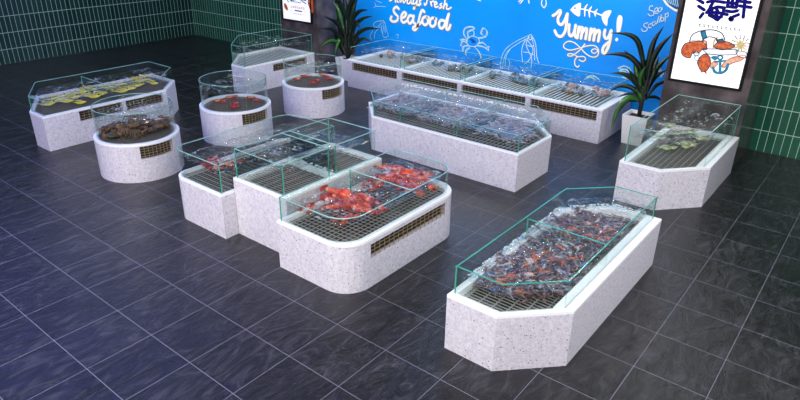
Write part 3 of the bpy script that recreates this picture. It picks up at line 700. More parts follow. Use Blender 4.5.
make_tank('white terrazzo tank with an empty barred top beside the far pillar', sh_nw, .57, rim=.05, glass_in=.03, glass_top=.98, corners=(0, 1, 2), vents=[(1, .76, 1.75, .345, .517)],
          wires=(0, .10), wire_w=(.03, .034), origin=(9, 11.1), barmat=bar_m)
sh_long = Shape([(7.2, 6.35), (7.2, 3.69), (8.2, 3.69), (8.7, 4.19), (8.7, 6.9), (7.75, 6.9)])
make_tank('long white terrazzo tank with three bays of grey prawns, in the middle', sh_long, .57, rim=[.04, .05, .06, .06, .06, .05], glass_in=.03, glass_top=.82, corners=(0, 1),
          dividers=[((7.24, 5.8), (8.66, 5.8), .82), ((7.24, 4.74), (8.66, 4.74), .82)], wires=(.065, .12), wire_w=(.014, .006), origin=(7.95, 5.3))
sh_row = Shape([(9.87, 9.4), (9.87, 3.6), (11.22, 3.6), (11.22, 9.4)])
make_tank('longest white tank row with four barred bays along the blue mural', sh_row, .6, rim=[.07, .13, .08, .07], glass_in=[.06, .10, .04, .05], glass_top=[.63, .86, .86, .86],
          vents=[(0, 9.4 - 9.26, 9.4 - 8.0, .385, .55), (0, 9.4 - 7.87, 9.4 - 6.5, .385, .55), (0, 9.4 - 6.4, 9.4 - 5.03, .385, .55), (0, 9.4 - 4.93, 9.4 - 3.69, .385, .55)],
          dividers=[((9.97, y), (11.15, y), .86) for y in (7.99, 7.89, 6.5, 6.4, 5.03, 4.93)], inner_rims=[((9.95, y), (11.15, y), .09) for y in (7.94, 6.45, 4.98)],
          wires=(.078, 0), wire_w=(.026, .03), origin=(10.55, 6.5), barmat=bar_m)
VW = {k: (4.18, 5.09) for k in 'abc'}
for (cx, cy, k, lab) in ((4.367, 8.449, 'a', 'round white terrazzo tank heaped with brown crabs, nearest of the round ones'), (6.245, 8.582, 'b', 'round white terrazzo tank in the middle of the three round ones'), (8.152, 8.674, 'c', 'round white terrazzo tank farthest back, by the potted plant')):
    make_tank(lab, Shape(circle=(cx, cy, .59)), .57, rim=.06, glass_in=.04, glass_top=(1.0 if k != 'c' else .97), vents=[(*VW[k], .345, .53)], wires=(.05, .05), wire_w=(.0075, .0075), barmat=dwire_m, origin=(cx, cy))
sh_cl = Shape([(3.78, 6.64), (3.78, 5.655), (5.72, 5.655), (5.72, 6.64)], [.2, 0, 0, .25])
make_tank('left low part of the stepped centre tank, with small red crabs', sh_cl, .57, rim=.045, glass_in=.03, glass_top=.92, corners=(0, 1), wires=(.05, .08), wire_w=(.006, .005), origin=(4.8, 6.2))
sh_cm = Shape([(3.97, 5.65), (3.97, 4.74), (5.56, 4.74), (5.56, 5.65)])
make_tank('tallest middle part of the stepped centre tank, two bays of grating', sh_cm, .735, rim=[.045, .09, .045, .045], glass_in=[.03, .075, .03, .03], glass_top=1.09, corners=(0, 1, 3), dividers=[((4.72, 4.82), (4.72, 5.6), 1.09), ((4.84, 4.82), (4.84, 5.6), 1.09)], inner_rims=[((4.78, 4.8), (4.78, 5.62), .08)],
          wires=(.12, .045), wire_w=(.008, .005), origin=(4.8, 5.2))
sh_cr = Shape([(3.77, 4.68), (3.77, 3.65), (5.76, 3.65), (5.76, 4.68)], [0, .31, .32, 0])
make_tank('right low part of the stepped centre tank, with red lobsters and rounded corners', sh_cr, .57, rim=[.05, .075, .06, .05], glass_in=[.03, .045, .04, .03], glass_top=.84, vents=[(1, .34, 1.66, .33, .5)],
          dividers=[((4.85, 4.63), (4.85, 3.71), .83)], wires=(.06, .06), wire_w=(.006, .0045), origin=(4.8, 4.2))
# ------------------------------------------------------------ sea creatures (each built once, heading along +x, then copied)
def fish_proto(name, body, fin, ln=.3, hgt=.075, thick=.05, spiny=False):
    T = thing(name, 'x', 'fish')
    m = MB(); N_ = 13; prof = []
    for i in range(N_):
        t = i / (N_ - 1); x = ln * (.42 - .78 * t)
        hh = hgt / 2 * (math.sin(PI * min(1, t * 1.15 + .04)) ** .75 if t < .8 else .0) if t < .8 else 0
        prof.append((x, max(hh, hgt * .12)))
    vs = []; n = 10
    for i, (x, h_) in enumerate(prof):
        bend = .03 * ln / .3 * math.sin(i / N_ * 3)
        w_ = h_ * thick / hgt * (1 if i else .6)
        if i == 0: h_ *= .35
        for j in range(n): a = 2 * PI * j / n; vs.append((x, w_ * math.cos(a) + bend, h_ * math.sin(a)))
    fs = [(i * n + j, i * n + (j + 1) % n, (i + 1) * n + (j + 1) % n, (i + 1) * n + j) for i in range(N_ - 1) for j in range(n)] + [tuple(range(n))[::-1], tuple((N_ - 1) * n + j for j in range(n))]
    # lie on its side: swap y and z partly
    L_ = 1.1; vs = [(x, y * math.cos(L_) + z * math.sin(L_), -y * math.sin(L_) + z * math.cos(L_) + thick * .6) for x, y, z in vs]
    m.add(vs, fs); m.build('body', body, T, True)
    def fin_(nm, pts):
        f = MB(); k = len(pts); up = [(x, y, z + .004) for x, y, z in pts]
        f.add(list(pts) + up, [tuple(range(k))[::-1], tuple(range(k, 2 * k))] + [(i, (i + 1) % k, k + (i + 1) % k, k + i) for i in range(k)]); f.build(nm, fin, T)
    z0 = thick * .6
    fin_('tail_fin', [(-.33 * ln, .004, z0), (-.5 * ln, hgt * .55, z0 + .012), (-.45 * ln, .0, z0), (-.5 * ln, -hgt * .5, z0 - .005), (-.33 * ln, -.008, z0)])
    top = [(.15 * ln, hgt * .42, z0)] + [(ln * (.12 - .07 * k), hgt * (.75 if (k % 2 == 0 or not spiny) else .55), z0 + .01) for k in range(6)] + [(-.28 * ln, hgt * .15, z0)]
    fin_('dorsal_fin', top)
    fin_('belly_fin', [(.12 * ln, -hgt * .35, z0), (.02 * ln, -hgt * .75, z0 - .006), (-.03 * ln, -hgt * .35, z0)])
    e = MB(); e.ball((.34 * ln, hgt * .12, z0 + thick * .36), (.012 * ln / .3,) * 3, 6, 4); e.build('eye', eye_m, T, True)
    return T
def claw(m, base, ang, ln, wd, up=0, mat=None):
    b = Vector(base); d = Vector((math.cos(ang), math.sin(ang), up)); s = Vector((-math.sin(ang), math.cos(ang), 0))
    m.tube([b, b + d * ln * .28, b + d * ln * .45], [wd * .22, wd * .28, wd * .42], 6, mat)
    c = b + d * ln * .62; m.ball(c, (ln * .24, wd * .5, wd * .32), 8, 5, mat, ang)
    for q, r_ in ((1, .30), (-1, .2)):
        m.tube([c + d * ln * .14 + s * q * wd * .24, c + d * ln * .3 + s * q * wd * .34, c + d * ln * .46 + s * q * wd * .06], [wd * r_ * .7, wd * r_ * .55, wd * .03], 5, mat)
def lobster_proto():
    T = thing('lobster', 'x', 'lobster')
    m = MB(); m.tube([(.17, 0, .04), (.13, 0, .045), (.07, 0, .05), (0, 0, .05), (-.03, 0, .045)], [.008, .028, .04, .043, .036], 10, sq=.9); m.build('carapace', lob_m, T, True)
    t = MB()
    for k in range(6): t.ball((-.05 - k * .027, 0, .04 - k * .004), (.021, .035 - k * .003, .028 - k * .002), 10, 6)
    t.build('tail', lob_m, T, True)
    f = MB()
    for a in (-.7, -.35, 0, .35, .7): f.ball((-.225 - .02 * math.cos(a), .045 * math.sin(a), .018), (.028, .013, .005), 7, 4, rot=a)
    f.build('tail_fan', lobd_m, T, True)
    for s in (1, -1):
        c = MB(); c.tube([(.1, s * .03, .04), (.13, s * .07, .045), (.16, s * .075, .045)], [.01, .012, .014], 6); claw(c, (.155, s * .075, .045), s * -.1, .15, .06); c.build('claw', lob_m, T, True)
        for k in range(4):
            g = MB(); x = .07 - k * .028; g.tube([(x, s * .03, .04), (x + .01 - k * .006, s * .075, .065), (x - k * .012, s * .12, .01)], [.006, .005, .003], 5); g.build('leg', lobd_m, T, True)
        a = MB(); a.tube([(.165, s * .008, .05), (.2, s * .03, .10), (.16, s * .10, .14), (.08, s * .16, .15)], [.003, .0025, .002, .0015], 4); a.build('antenna', lobd_m, T, True)
    return T
def crab_proto(name, body, claws, sz=.11, label_cat='crab', furry=False):
    T = thing(name, 'x', label_cat); k = sz / .11
    m = MB(); m.ball((0, 0, .03 * k), (.05 * k, .066 * k, .026 * k), 10, 6)
    for s in (1, -1): m.ball((.04 * k, s * .014 * k, .038 * k), .005 * k, 5, 3)
    m.build('shell', body, T, True)
    for s in (1, -1):
        c = MB(); c.tube([(.025 * k, s * .04 * k, .025 * k), (.05 * k, s * .068 * k, .03 * k), (.06 * k, s * .062 * k, .03 * k)], [.008 * k, .01 * k, .011 * k], 6); claw(c, (.06 * k, s * .06 * k, .03 * k), -s * .55, .06 * k, .034 * k); c.build('claw', claws, T, True)
        g = MB()
        for j in range(4):
            a = s * (PI / 2 + (j - 1.3) * .33); c_, s_ = math.cos(a), math.sin(a); r = .05 * k
            g.tube([(c_ * r * .7, s_ * r, .025 * k), (c_ * r * 1.5, s_ * r * 1.6, .045 * k), (c_ * r * 2.0, s_ * r * 2.2, .002)], [.006 * k, .005 * k, .002 * k], 5)
        g.build('legs', claws, T, True)
    return T
def cray_mesh(nm, mat, sz, slim=False):
    m = MB(); k = sz; w_ = .6 if slim else 1
    m.tube([(.5 * k, 0, .1 * k), (.3 * k, 0, .13 * k), (.05 * k, 0, .15 * k), (-.15 * k, 0, .13 * k), (-.35 * k, 0, .09 * k), (-.48 * k, 0, .03 * k)], [.02 * k, .1 * k * w_, .13 * k * w_, .11 * k * w_, .08 * k * w_, .04 * k], 6)
    m.add([(-.45 * k, .01 * k, .04 * k), (-.62 * k, .12 * k, .02 * k), (-.66 * k, 0, .015 * k), (-.62 * k, -.12 * k, .02 * k), (-.45 * k, -.01 * k, .04 * k)], [(0, 1, 2, 3, 4)])
    for s in (1, -1):
        if not slim:
            m.tube([(.25 * k, s * .08 * k, .1 * k), (.38 * k, s * .25 * k, .12 * k), (.55 * k, s * .24 * k, .12 * k), (.75 * k, s * .16 * k, .1 * k)], [.03 * k, .035 * k, .075 * k, .01 * k], 5)
            for q in range(3): m.tube([(.15 * k - q * .1 * k, s * .09 * k, .1 * k), (.15 * k - q * .13 * k, s * .22 * k, .16 * k), (.12 * k - q * .16 * k, s * .33 * k, .01 * k)], [.02 * k, .018 * k, .008 * k], 4)
        else:
            m.tube([(.48 * k, s * .02 * k, .12 * k), (.6 * k, s * .12 * k, .22 * k), (.4 * k, s * .3 * k, .28 * k)], [.012 * k, .01 * k, .006 * k], 3)
            m.tube([(.2 * k, s * .04 * k, .08 * k), (.22 * k, s * .14 * k, .05 * k), (.15 * k, s * .2 * k, .01 * k)], [.012 * k, .012 * k, .006 * k], 3)
    return m.build(nm, mat, None, True)
def shell_mesh(nm, mat, sz, seed):
    m = MB(); rr = random.Random(seed); k = sz; n = 10; vs = []; fs = []
    for i in range(15):                                   # a whelk: coil shrinking to a point
        t = i / 14; a = t * 4.2 * PI; r = .34 * k * (1 - t) ** 1.15; x = -.35 * k + t * .85 * k; w_ = .30 * k * (1 - t) + .01 * k
        for j in range(6): b = 2 * PI * j / 6; vs.append((x + w_ * .8 * math.cos(b), r * math.cos(a) + w_ * math.sin(b) * math.cos(a), .34 * k + r * math.sin(a) + w_ * math.sin(b) * math.sin(a)))
    for i in range(14):
        for j in range(6): u = (j + 1) % 6; fs.append((i * 6 + j, i * 6 + u, (i + 1) * 6 + u, (i + 1) * 6 + j))
    m.add(vs, fs + [tuple(range(6))[::-1], tuple(84 + j for j in range(6))]); m.ball((-.1 * k, 0, .3 * k), (.34 * k, .32 * k, .28 * k), 9, 6)
    return m.build(nm, mat, None, True)
used = set()
def place(proto, x, y, z, rz, label=None, group=None, tilt=(0, 0), scale=1):
    o = proto if proto.name not in used else copy_tree(proto)
    used.add(proto.name); used.add(o.name)
    o.location = (x, y, z); o.rotation_euler = (tilt[0], tilt[1], rz); o.scale = (scale,) * 3
    if label: o['label'] = label
    if group: o['group'] = group
    return o
ORD = ['leftmost', 'second from the left', 'third from the left', 'fourth from the left', 'fifth from the left', 'sixth from the left', 'seventh from the left', 'eighth from the left', 'ninth from the left', 'tenth from the left', 'eleventh from the left', 'twelfth from the left', 'thirteenth from the left', 'fourteenth from the left', 'fifteenth from the left', 'sixteenth from the left', 'seventeenth from the left', 'eighteenth from the left']
VIEW = math.atan2(FWD.y, FWD.x)          # heading "away from the viewer"; screen-left is VIEW + 90 degrees
SR = VIEW - PI / 2                        # heading "screen right"

# yellow fish
yf = fish_proto('yellow_fish', yel_m, yelfin_m, .42, .078, .06)
spots = sorted([(47, 103, .1), (53, 100, .4), (61, 99, .0), (66, 102, .25), (74, 97, .35), (80, 92, .9), (86, 96, .1), (92, 97, .05), (78, 101, -.2), (84, 89, 2.6), (99, 93, .1), (107, 86, .15), (113, 88, 2.7), (121, 90, .1), (128, 88, .2), (135, 84, .35), (141, 80, .9), (146, 76.5, 2.9)])
ORD += ['nineteenth from the left', 'twentieth from the left', 'twenty-first from the left', 'twenty-second from the left', 'twenty-third from the left', 'twenty-fourth from the left']
spots = sorted(spots + [(70, 94, 1.2), (90, 88, -.3), (118, 83, .6), (135, 78, 1.4), (151, 81, -.4), (58, 95, .9)])
for k, (px, py, a) in enumerate(spots):
    x, y = on_z(px, py, .60)
    place(yf, x, y, .555 + R.uniform(0, .05), SR + a + R.uniform(-.1, .1), 'yellow fish on the grate, %s in its tank' % ORD[k], 'yellow fish in the far left tank', (R.uniform(-.25, .25), R.uniform(-.12, .12)), R.uniform(.72, .95))
# olive fish
of = fish_proto('olive_fish', olive_m, olfin_m, .36, .15, .08, True)
spots = sorted([(665, 149, -.7), (671, 147, -.4), (683, 148.5, -.7), (688, 145, -.3), (703, 139, -.3), (697, 141, -.8), (675, 135, .2), (688, 131, -.3), (706, 127, 2.8), (668, 128, -.4), (698, 129, .3), (661, 137, .5)])
for k, (px, py, a) in enumerate(spots):
    x, y = on_z(px, py, .57)
    place(of, x, y, .54 + (k % 3) * .03, SR + a, 'pale olive spiny fish, %s in the tank under the large poster' % ORD[k], 'olive fish under the large poster', (R.uniform(-.3, .3), R.uniform(-.2, .2)), R.uniform(.62, .78))
# lobsters
lb = lobster_proto()
for ch in lb.children:
    if ch.name.split('.')[0] in ('carapace', 'tail', 'tail_fan', 'claw'):
        for v in ch.data.vertices: v.co.y *= 1.3; v.co.z = .04 + (v.co.z - .04) * 1.3
near = [(345, 202, .6, -.25, 'lowest lobster of the near red heap'), (351, 196, .66, -.15, 'middle lobster of the near red heap'), (343, 190, .72, -.5, 'uppermost lobster of the near red heap'), (360, 197, .62, -.9, 'rightmost lobster of the near red heap'), (333, 195, .60, 2.7, 'red lobster at the left side of the near heap'),
        (395, 166, .66, -.3, 'uppermost lobster of the far red heap'), (404, 171, .7, -.25, 'middle lobster of the far red heap'), (398, 177, .61, -.1, 'lowest lobster of the far red heap'), (410, 176, .6, -.8, 'rightmost lobster of the far red heap'), (389, 175, .6, -2.5, 'red lobster at the left side of the far heap')]
for px, py, z, a, lab in near:
    x, y = on_z(px, py, z + .03); place(lb, x, y, z - .06, SR + a, lab, 'red lobsters in the stepped centre tank', (R.uniform(-.3, .3), R.uniform(-.1, .3)), 1.12)
for px, py, a, lab in ((311, 206, -1.9, 'single small red lobster apart, nearest the left corner of the lobster tank'), (349, 218, -2.3, 'single small red lobster below the near heap'), (371, 181, -1.8, 'single small red lobster between the two heaps'), (411, 187, -2.3, 'single small red lobster below the far heap')):
    x, y = on_z(px, py, .56); place(lb, x, y, .54, SR + a, lab, 'red lobsters in the stepped centre tank', (.0, .0), .62)
# brown crabs
bc = crab_proto('brown_crab', crabb_m, crabb_m, .2); bg = crab_proto('brown_crab', crabg_m, crabb_m, .2)
pts = [(113, 136), (121, 134), (129, 133.5), (137, 133.5), (112, 129), (120, 128), (128, 127), (136, 127), (145, 128), (152, 131), (159, 129), (150, 125), (142, 122), (134, 121.5), (158, 124), (164, 124)]
for k, (px, py) in enumerate(pts):
    z = .55 + (.05 if k in (5, 6, 7, 12, 13) else 0); x, y = on_z(px, py, z + .03)
    place(bc if k % 3 else bg, x, y, z, R.uniform(0, 6.3), 'brown crab in the heap of crabs in the nearest round tank', 'brown crabs in the nearest round tank', (R.uniform(-.4, .4), R.uniform(-.4, .4)), R.uniform(.85, 1.1))
# small red crabs
rc = crab_proto('red_crab', redcrab_m, redcrab_m, .10); oc = crab_proto('red_crab', orcrab_m, redcrab_m, .10)
def small(lst, z, where, grp, sc=1):
    lst = sorted(lst)
    for k, (px, py, o) in enumerate(lst):
        x, y = on_z(px, py, z + .02)
        place(oc if o else rc, x, y, z, R.uniform(0, 6.3), '%s crab, %s of those %s' % ('orange' if o else 'red', ORD[k], where), grp, scale=sc * .85)
small([(218, 101, 1), (230, 97.5, 1), (235, 97, 0), (235.6, 103.5, 0), (233, 107, 0), (250.6, 97.5, 1), (256, 100.6, 0), (224, 101.5, 0)], .54, 'in the middle round tank', 'small crabs in the middle round tank', 1.1)
small([(298, 79, 1), (303, 76.4, 0), (308, 76, 1), (313, 83, 0), (317, 80.5, 0), (327, 76.6, 0), (330, 79, 0), (322, 75, 1)], .54, 'in the farthest round tank', 'small crabs in the farthest round tank', 1.1)
small([(205, 165, 0), (210, 163, 0), (217, 168.5, 1), (221, 166, 0), (229, 165, 1), (233, 163, 0), (240, 161, 0), (251, 157, 1), (256, 159, 1), (214, 160, 0)], .54, 'in the left part of the stepped tank', 'small crabs in the stepped centre tank', 1.25)
small([(284, 146, 1), (290, 143, 1), (303, 146, 0), (310, 143.5, 1), (297, 140, 0)], .54, 'in the tallest part of the stepped tank', 'crabs at the back of the stepped centre tank', 1.1)

# crayfish and prawns, countless: 300 single ones of each, the rest as one object
def scatter(protos, n, pick, group, labels, extra_mat, extra, ename, elabel, cat):
    for k in range(n):
        x, y, z = pick(); p, lab = protos[0] if R.random() < protos[0][2] else protos[1], None
        o = place(p[0], x, y, z, R.uniform(0, 6.3), p[1], group, (R.uniform(-.5, .5), R.uniform(-.4, .4)), R.uniform(.8, 1.15))
        o['category'] = cat
    src = protos[0][0].data; m = MB()
    vs = [v.co.copy() for v in src.vertices]; fs = [tuple(f.vertices) for f in src.polygons]
    for k in range(extra):
        x, y, z = pick(); M_ = Matrix.Translation((x, y, z - .015)) @ Matrix.Rotation(R.uniform(0, 6.3), 4, 'Z') @ Matrix.Rotation(R.uniform(-.5, .5), 4, 'X')
        m.add([M_ @ v for v in vs], fs)
    o = m.build(ename, extra_mat, None, True); c = (sum(v[0] for v in m.v) / len(m.v), sum(v[1] for v in m.v) / len(m.v))
    o['kind'] = 'stuff'; o['label'] = elabel; o['category'] = cat
def pick_cray():
    while True:
        x, y = R.uniform(4.12, 6.25), R.uniform(1.72, 2.44)
        if y - 1.62 < (4.72 - x) * .55 and x < 4.72: continue
        if 4.95 < x < 5.45 and R.random() < .55: continue
        if x > 5.9 and y > 2.35: continue
        h_ = .515 + .11 * R.random() * max(0, noise.noise(Vector((x * 3, y * 3, 1))) + .7)
        return x, y, h_
c1 = cray_mesh('crayfish', cray_d, .10); c2 = cray_mesh('crayfish', cray_o, .085); c3 = cray_mesh('crayfish', cray_p, .10)
scatter([(c1, 'dark purple-brown crayfish in the crowd covering the nearest tank', .45), (c3, 'greyish purple crayfish in the crowd covering the nearest tank', 1)], 262, pick_cray, 'dark crayfish in the nearest tank', None, cray_d, 240, 'crayfish_heap', 'mass of more dark crayfish beneath the crowd in the nearest tank', 'crayfish')
for px, py in ((503, 283), (509, 275), (513, 275), (531, 258), (535, 261), (538, 256), (533, 253), (556, 256), (551, 258), (572, 257), (582, 256), (592, 222), (598, 226), (602, 231), (599, 238), (608, 238), (567, 232), (580, 246), (541, 268), (547, 271), (530, 272), (518, 290), (563, 262), (588, 234), (500, 279), (526, 264), (560, 246), (574, 228), (610, 228), (545, 252)):
    x, y = on_z(px, py, .63); o = place(c2, x, min(max(y, 1.66), 2.42), .61, R.uniform(0, 6.3), 'bright orange-red crayfish among the dark ones in the nearest tank', 'orange crayfish in the nearest tank', (R.uniform(-.3, .3), 0)); o['category'] = 'crayfish'
def pick_pr():
    while True:
        x, y = R.uniform(7.58, 8.5), R.uniform(3.85, 6.75)
        if (x - 8.2) + (4.25 - y) > .25: continue
        if any(abs(y - q) < .07 for q in (4.74, 5.8)): continue
        if x < 7.62 and y > 6.45: continue
        return x, y, .55 + .07 * R.random()
s1 = cray_mesh('prawn', shr_m, .12, True); s2 = cray_mesh('prawn', shr2_m, .12, True)
scatter([(s1, 'lilac-grey prawn in the crowd covering the long three-bay tank', .6), (s2, 'pinkish grey prawn in the crowd covering the long three-bay tank', 1)], 300, pick_pr, 'grey prawns in the long tank', None, shr_m, 620, 'prawn_heap', 'mass of more grey prawns beneath the crowd in the long tank', 'prawn')
# shells in the row by the mural
SH = [(shell_mesh('sea_snail', shell_m, .13, 1), 'sand-coloured'), (shell_mesh('sea_snail', shell2_m, .13, 2), 'mossy dark'), (shell_mesh('sea_snail', shell3_m, .14, 3), 'peach-coloured')]
BAYS = [(8.1, 9.25, 'first (leftmost)', (0, 0, 1, 2)), (6.6, 7.8, 'second', (1, 1, 0, 1)), (5.15, 6.3, 'third', (1, 1, 0, 1)), (3.85, 4.85, 'fourth (rightmost)', (1, 1, 2, 2, 0))]
for y0, y1, nm, mix in BAYS:
    for k in range(16):
        q, w_ = SH[R.choice(mix)]
        x = R.uniform(10.55, 11.02); y = R.uniform(y0, y1); o = place(q, x, y, .565, R.uniform(0, 6.3), '%s sea snail shell on the bars of the %s bay by the mural' % (w_, nm), 'sea snails in the %s bay' % nm.split()[0], (R.uniform(-.3, .3), 0), R.uniform(.8, 1.2))
        o['category'] = 'sea snail'

# ------------------------------------------------------------ water
def wt(lab, sh, ins, z, amp, seed, refracted_edge=(), cut=None):
    make_water(lab, sh.out(ins), z, amp, seed, refracted_edge)
wt('rippled water over the crayfish in the nearest tank', sh_front, .09, .72, .018, 1, refracted_edge=[((4.12, 2.475), (5.95, 2.475), .022, .60), ((6.05, 2.40), (6.40, 2.05), .025, .60), ((6.42, 2.05), (6.42, 1.75), .02, .60)])
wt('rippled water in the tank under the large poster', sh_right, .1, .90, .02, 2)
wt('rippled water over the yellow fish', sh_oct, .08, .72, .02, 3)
wt('rippled water over the prawns in the long tank', sh_long, .06, .735, .02, 4, refracted_edge=[((8.56, 4.3), (8.56, 6.8), .05, .74), ((8.2, 3.82), (8.56, 4.2), .02, .67)])
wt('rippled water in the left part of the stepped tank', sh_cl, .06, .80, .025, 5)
wt('rippled water in the middle part of the stepped tank', sh_cm, .09, .97, .03, 6, refracted_edge=[((4.78, 4.85), (4.78, 5.6), .045, .76), ((4.1, 5.57), (5.4, 5.57), .02, .74)])
wt('rippled water over the lobsters', sh_cr, .09, .74, .02, 7, refracted_edge=[((3.95, 4.765), (5.5, 4.765), .022, .735)])
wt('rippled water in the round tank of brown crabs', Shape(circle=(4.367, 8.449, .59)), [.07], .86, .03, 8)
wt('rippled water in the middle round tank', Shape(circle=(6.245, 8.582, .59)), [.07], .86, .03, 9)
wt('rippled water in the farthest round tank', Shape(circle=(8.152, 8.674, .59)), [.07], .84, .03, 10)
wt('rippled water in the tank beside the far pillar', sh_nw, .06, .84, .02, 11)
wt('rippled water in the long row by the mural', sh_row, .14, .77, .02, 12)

# ------------------------------------------------------------ plants
def leaf(mb, pts, wd, mat):
    P = []
    Q = [pts[0]] + list(pts) + [pts[-1]]
    for i in range(1, len(Q) - 2):
        a, b, c, d = [Vector(v) for v in Q[i - 1:i + 3]]
        for j in range(6): t = j / 6; P.append(.5 * (2 * b + (c - a) * t + (2 * a - 5 * b + 4 * c - d) * t * t + (3 * b - a - 3 * c + d) * t ** 3))
    P.append(Vector(pts[-1])); n = len(P); vs = []; view = Vector((FWD.x, FWD.y, 0)).normalized()
    for i, p in enumerate(P):
        t = i / (n - 1); d = (P[min(i + 1, n - 1)] - P[max(i - 1, 0)]).normalized(); s = d.cross(view)
        if s.length < .1: s = Vector((0, 0, 1))
        s.normalize(); nr = s.cross(d); w_ = wd * (.35 + .65 * math.sin(PI * min(1, t * .9 + .12))) * (1 - t ** 6)
        vs += [p - s * w_ / 2 + nr * w_ * .12, p - nr * w_ * .10, p + s * w_ / 2 + nr * w_ * .12, p + nr * .004 - nr * w_ * .10]
    fs = []
    for i in range(n - 1):
        a = i * 4; b = a + 4; fs += [(a, a + 1, b + 1, b), (a + 1, a + 2, b + 2, b + 1), (a + 2, a + 3, b + 3, b + 2), (a + 3, a, b, b + 3)]
    mb.add(vs, fs, mat)
def plant(label, cx, cy, top, bot, h, X, stems, leaves):
    T = thing('potted_dracaena', label, 'potted plant', (cx, cy, 0))
    m = MB(); a, b, w_ = top / 2, bot / 2, .025
    for (r0, r1, z0, z1) in ((b, a, 0, h), (a, a - w_, h, h), (a - w_, a - w_ - .02, h, h - .07)):
        m.add([(sx * r0, sy * r0, z0) for sx, sy in ((-1, -1), (1, -1), (1, 1), (-1, 1))] + [(sx * r1, sy * r1, z1) for sx, sy in ((-1, -1), (1, -1), (1, 1), (-1, 1))], [(0, 1, 5, 4), (1, 2, 6, 5), (2, 3, 7, 6), (3, 0, 4, 7)])
    m.add([(-b, -b, 0), (b, -b, 0), (b, b, 0), (-b, b, 0)], [(3, 2, 1, 0)]); m.build('pot', pot_m, T)
    s = MB(); q = a - w_ - .018; s.add([(-q, -q, h - .05), (q, -q, h - .05), (q, q, h - .05), (-q, q, h - .05)], [(0, 1, 2, 3)]); s.build('soil', soil_m, T)
    def W(p, dx=0): y, z = on_x(p[0], p[1], X + dx); return Vector((X + dx - cx, y - cy, z))
    for st in stems:
        g = MB(); p1 = W(st); g.tube([(p1.x * .2, p1.y * .3, h - .06), (p1.x * .6, p1.y * .7, (h + p1.z) / 2), p1], [.03, .024, .02], 7); g.build('stem', stem_m, T, True)
    for pts, wd, dx, mt in leaves:
        g = MB(); k = len(pts) - 1; leaf(g, [W(p, dx * (i / k) ** 1.3) for i, p in enumerate(pts)], wd * .8, mt); g.build('leaf', mt, T, True)
D, Bt = leaf_m, leafl_m
rl = [([(645, 74), (642, 55), (637, 40), (626, 34), (609, 33)], .11, -.3, D), ([(643, 82), (640, 68), (630, 57), (617, 54), (603, 55)], .11, -.4, D), ([(645, 85), (642, 70), (634, 60), (624, 50)], .12, -.1, D),
      ([(647, 72), (650, 56), (655, 40), (664, 26)], .12, .1, D), ([(648, 80), (652, 62), (661, 46), (674, 33)], .13, .05, D), ([(650, 84), (655, 72), (662, 63), (672, 54)], .12, .3, D),
      ([(642, 96), (635, 82), (624, 74), (610, 73)], .10, -.3, D), ([(645, 95), (652, 82), (659, 74), (669, 69)], .10, .2, D), ([(638, 100), (628, 99), (618, 110), (611, 130)], .16, -.45, Bt),
      ([(642, 98), (632, 88), (620, 86), (609, 92)], .10, -.2, D), ([(643, 102), (640, 90), (641, 76), (646, 66)], .15, -.1, Bt), ([(646, 98), (652, 97), (658, 98), (663, 103)], .07, .3, D),
      ([(644, 90), (638, 76), (636, 64), (633, 56)], .13, .1, Bt), ([(647, 92), (654, 74), (656, 64), (659, 56)], .13, .2, D), ([(645, 100), (644, 84), (643, 70), (647, 58)], .15, .2, D), ([(641, 104), (636, 96), (628, 94), (615, 98)], .08, .2, D),
      ([(648, 96), (656, 86), (664, 82), (674, 80)], .08, .3, D), ([(644, 96), (639, 86), (634, 78), (628, 68)], .12, -.2, D)]
plant('potted plant with sword-shaped leaves in white pot, between the mural row and large poster', 10.38, 3.16, .42, .33, .5, 10.37, [(643, 88), (647, 80)], rl)
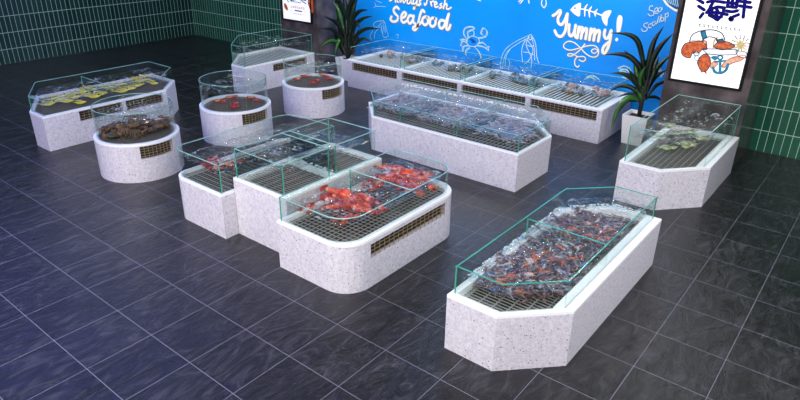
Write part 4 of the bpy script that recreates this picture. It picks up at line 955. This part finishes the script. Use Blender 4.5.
ll = [([(350, 40), (354, 27), (362, 19), (373, 16)], .12, -.2, D), ([(350, 28), (354, 17), (360, 11), (368, 10)], .12, -.1, D), ([(351, 46), (358, 34), (368, 28.5), (381, 29)], .11, -.3, D), ([(352, 50), (359, 41), (365, 39), (372, 43)], .10, -.3, D),
      ([(345, 44), (337, 34), (330, 29), (320, 28.5)], .11, -.75, D), ([(345, 36), (338, 25), (332, 20), (323, 16)], .11, -.75, D), ([(343, 46), (334, 41), (326, 43), (320, 50)], .10, -.75, Bt), ([(344, 42), (340, 40), (337, 46), (335, 55)], .14, -.3, Bt),
      ([(345, 34), (341, 20), (338, 10), (333, 2)], .14, -.1, Bt), ([(347, 34), (346, 18), (345, 4), (343, -10)], .15, .1, D), ([(348, 30), (352, 14), (355, 2), (360, -8)], .14, .1, D), ([(346, 50), (342, 34), (339, 22), (338, 10)], .17, .2, D), ([(348, 52), (350, 36), (352, 22), (355, 10)], .17, .2, D),
      ([(347, 54), (346, 40), (347, 24), (349, 8)], .19, .25, D), ([(345, 30), (340, 16), (337, 4), (336, -8)], .15, .2, D), ([(349, 44), (353, 30), (356, 22), (361, 30)], .12, -.3, D), ([(344, 54), (340, 44), (336, 36), (333, 30)], .15, .3, D), ([(350, 54), (354, 44), (357, 36), (359, 28)], .14, .3, D),
      ([(346, 20), (350, 6), (356, -4), (366, -10)], .14, 0, D), ([(345, 18), (340, 4), (334, -5), (328, -10)], .14, -.7, D), ([(347, 56), (343, 48), (341, 40), (342, 30)], .16, -.1, D), ([(348, 57), (352, 48), (353, 40), (352, 30)], .16, -.1, D)]
plant('tall dense potted plant in white pot between the far pillar and the mural', 10.36, 9.83, .42, .32, .5, 10.36, [(346, 44), (349, 36), (345, 30)], ll)

# ------------------------------------------------------------ light
wd = bpy.data.worlds.new('world'); scn.world = wd; wd.use_nodes = True; bg = wd.node_tree.nodes['Background']
bg.inputs[0].default_value = (.55, .55, .66, 1); bg.inputs[1].default_value = .18
def area(loc, target, sx, sy, power, col=(1, 1, 1)):
    l = bpy.data.lights.new('unseen_lamp', 'AREA'); l.shape = 'RECTANGLE'; l.size = sx; l.size_y = sy; l.energy = power; l.color = col
    o = bpy.data.objects.new('unseen_lamp', l); COL.objects.link(o); o.location = loc
    o.rotation_euler = (Vector(target) - Vector(loc)).to_track_quat('-Z', 'Y').to_euler(); return o
for x, y, e in ((8.5, 1.5, 55), (9.2, 9, 30), (6.5, 14, 50)):
    area((x, y, 4.5), (x, y, 0), 1.6, 1.6, e, (1, .98, 1))
area((-.5, 1.5, 5.2), (5, 4, .3), 3, 3, 330, (1, .98, .98))  # added unseen light above the camera, kept out of the floor reflections
area((-1.5, 5.5, 4.2), (5, 6, .3), 4, 2.0, 390, (1, .955, .94))  # unseen light from the front left, brightens the tank fronts
area((1.5, 11.3, 4.9), (1.5, 11.3, 0), 9, 9, 460, (.22, .29, 1))  # added blue panel overhead, out of view, tints the floor reflections
area((6.3, -1.6, 3.0), (5.4, 1.6, .2), 1.5, 1.0, 85, (.95, .97, 1))  # added low fill for the right side of the nearest tank
area((2, -3, 4.0), (5.5, 4, .3), 3, 1.5, 205, (.95, .95, 1))  # added fill from the right of the camera for the tank sides
for y in (4, 6.7, 9.4):
    area((10.2, y, 4.4), (11.2, y, .9), 1.6, .15, 72)
scn.view_settings.view_transform = 'Standard'; scn.view_settings.look = 'None'; scn.view_settings.gamma = 1; scn.view_settings.exposure = 0; scn.view_settings.use_curve_mapping = False
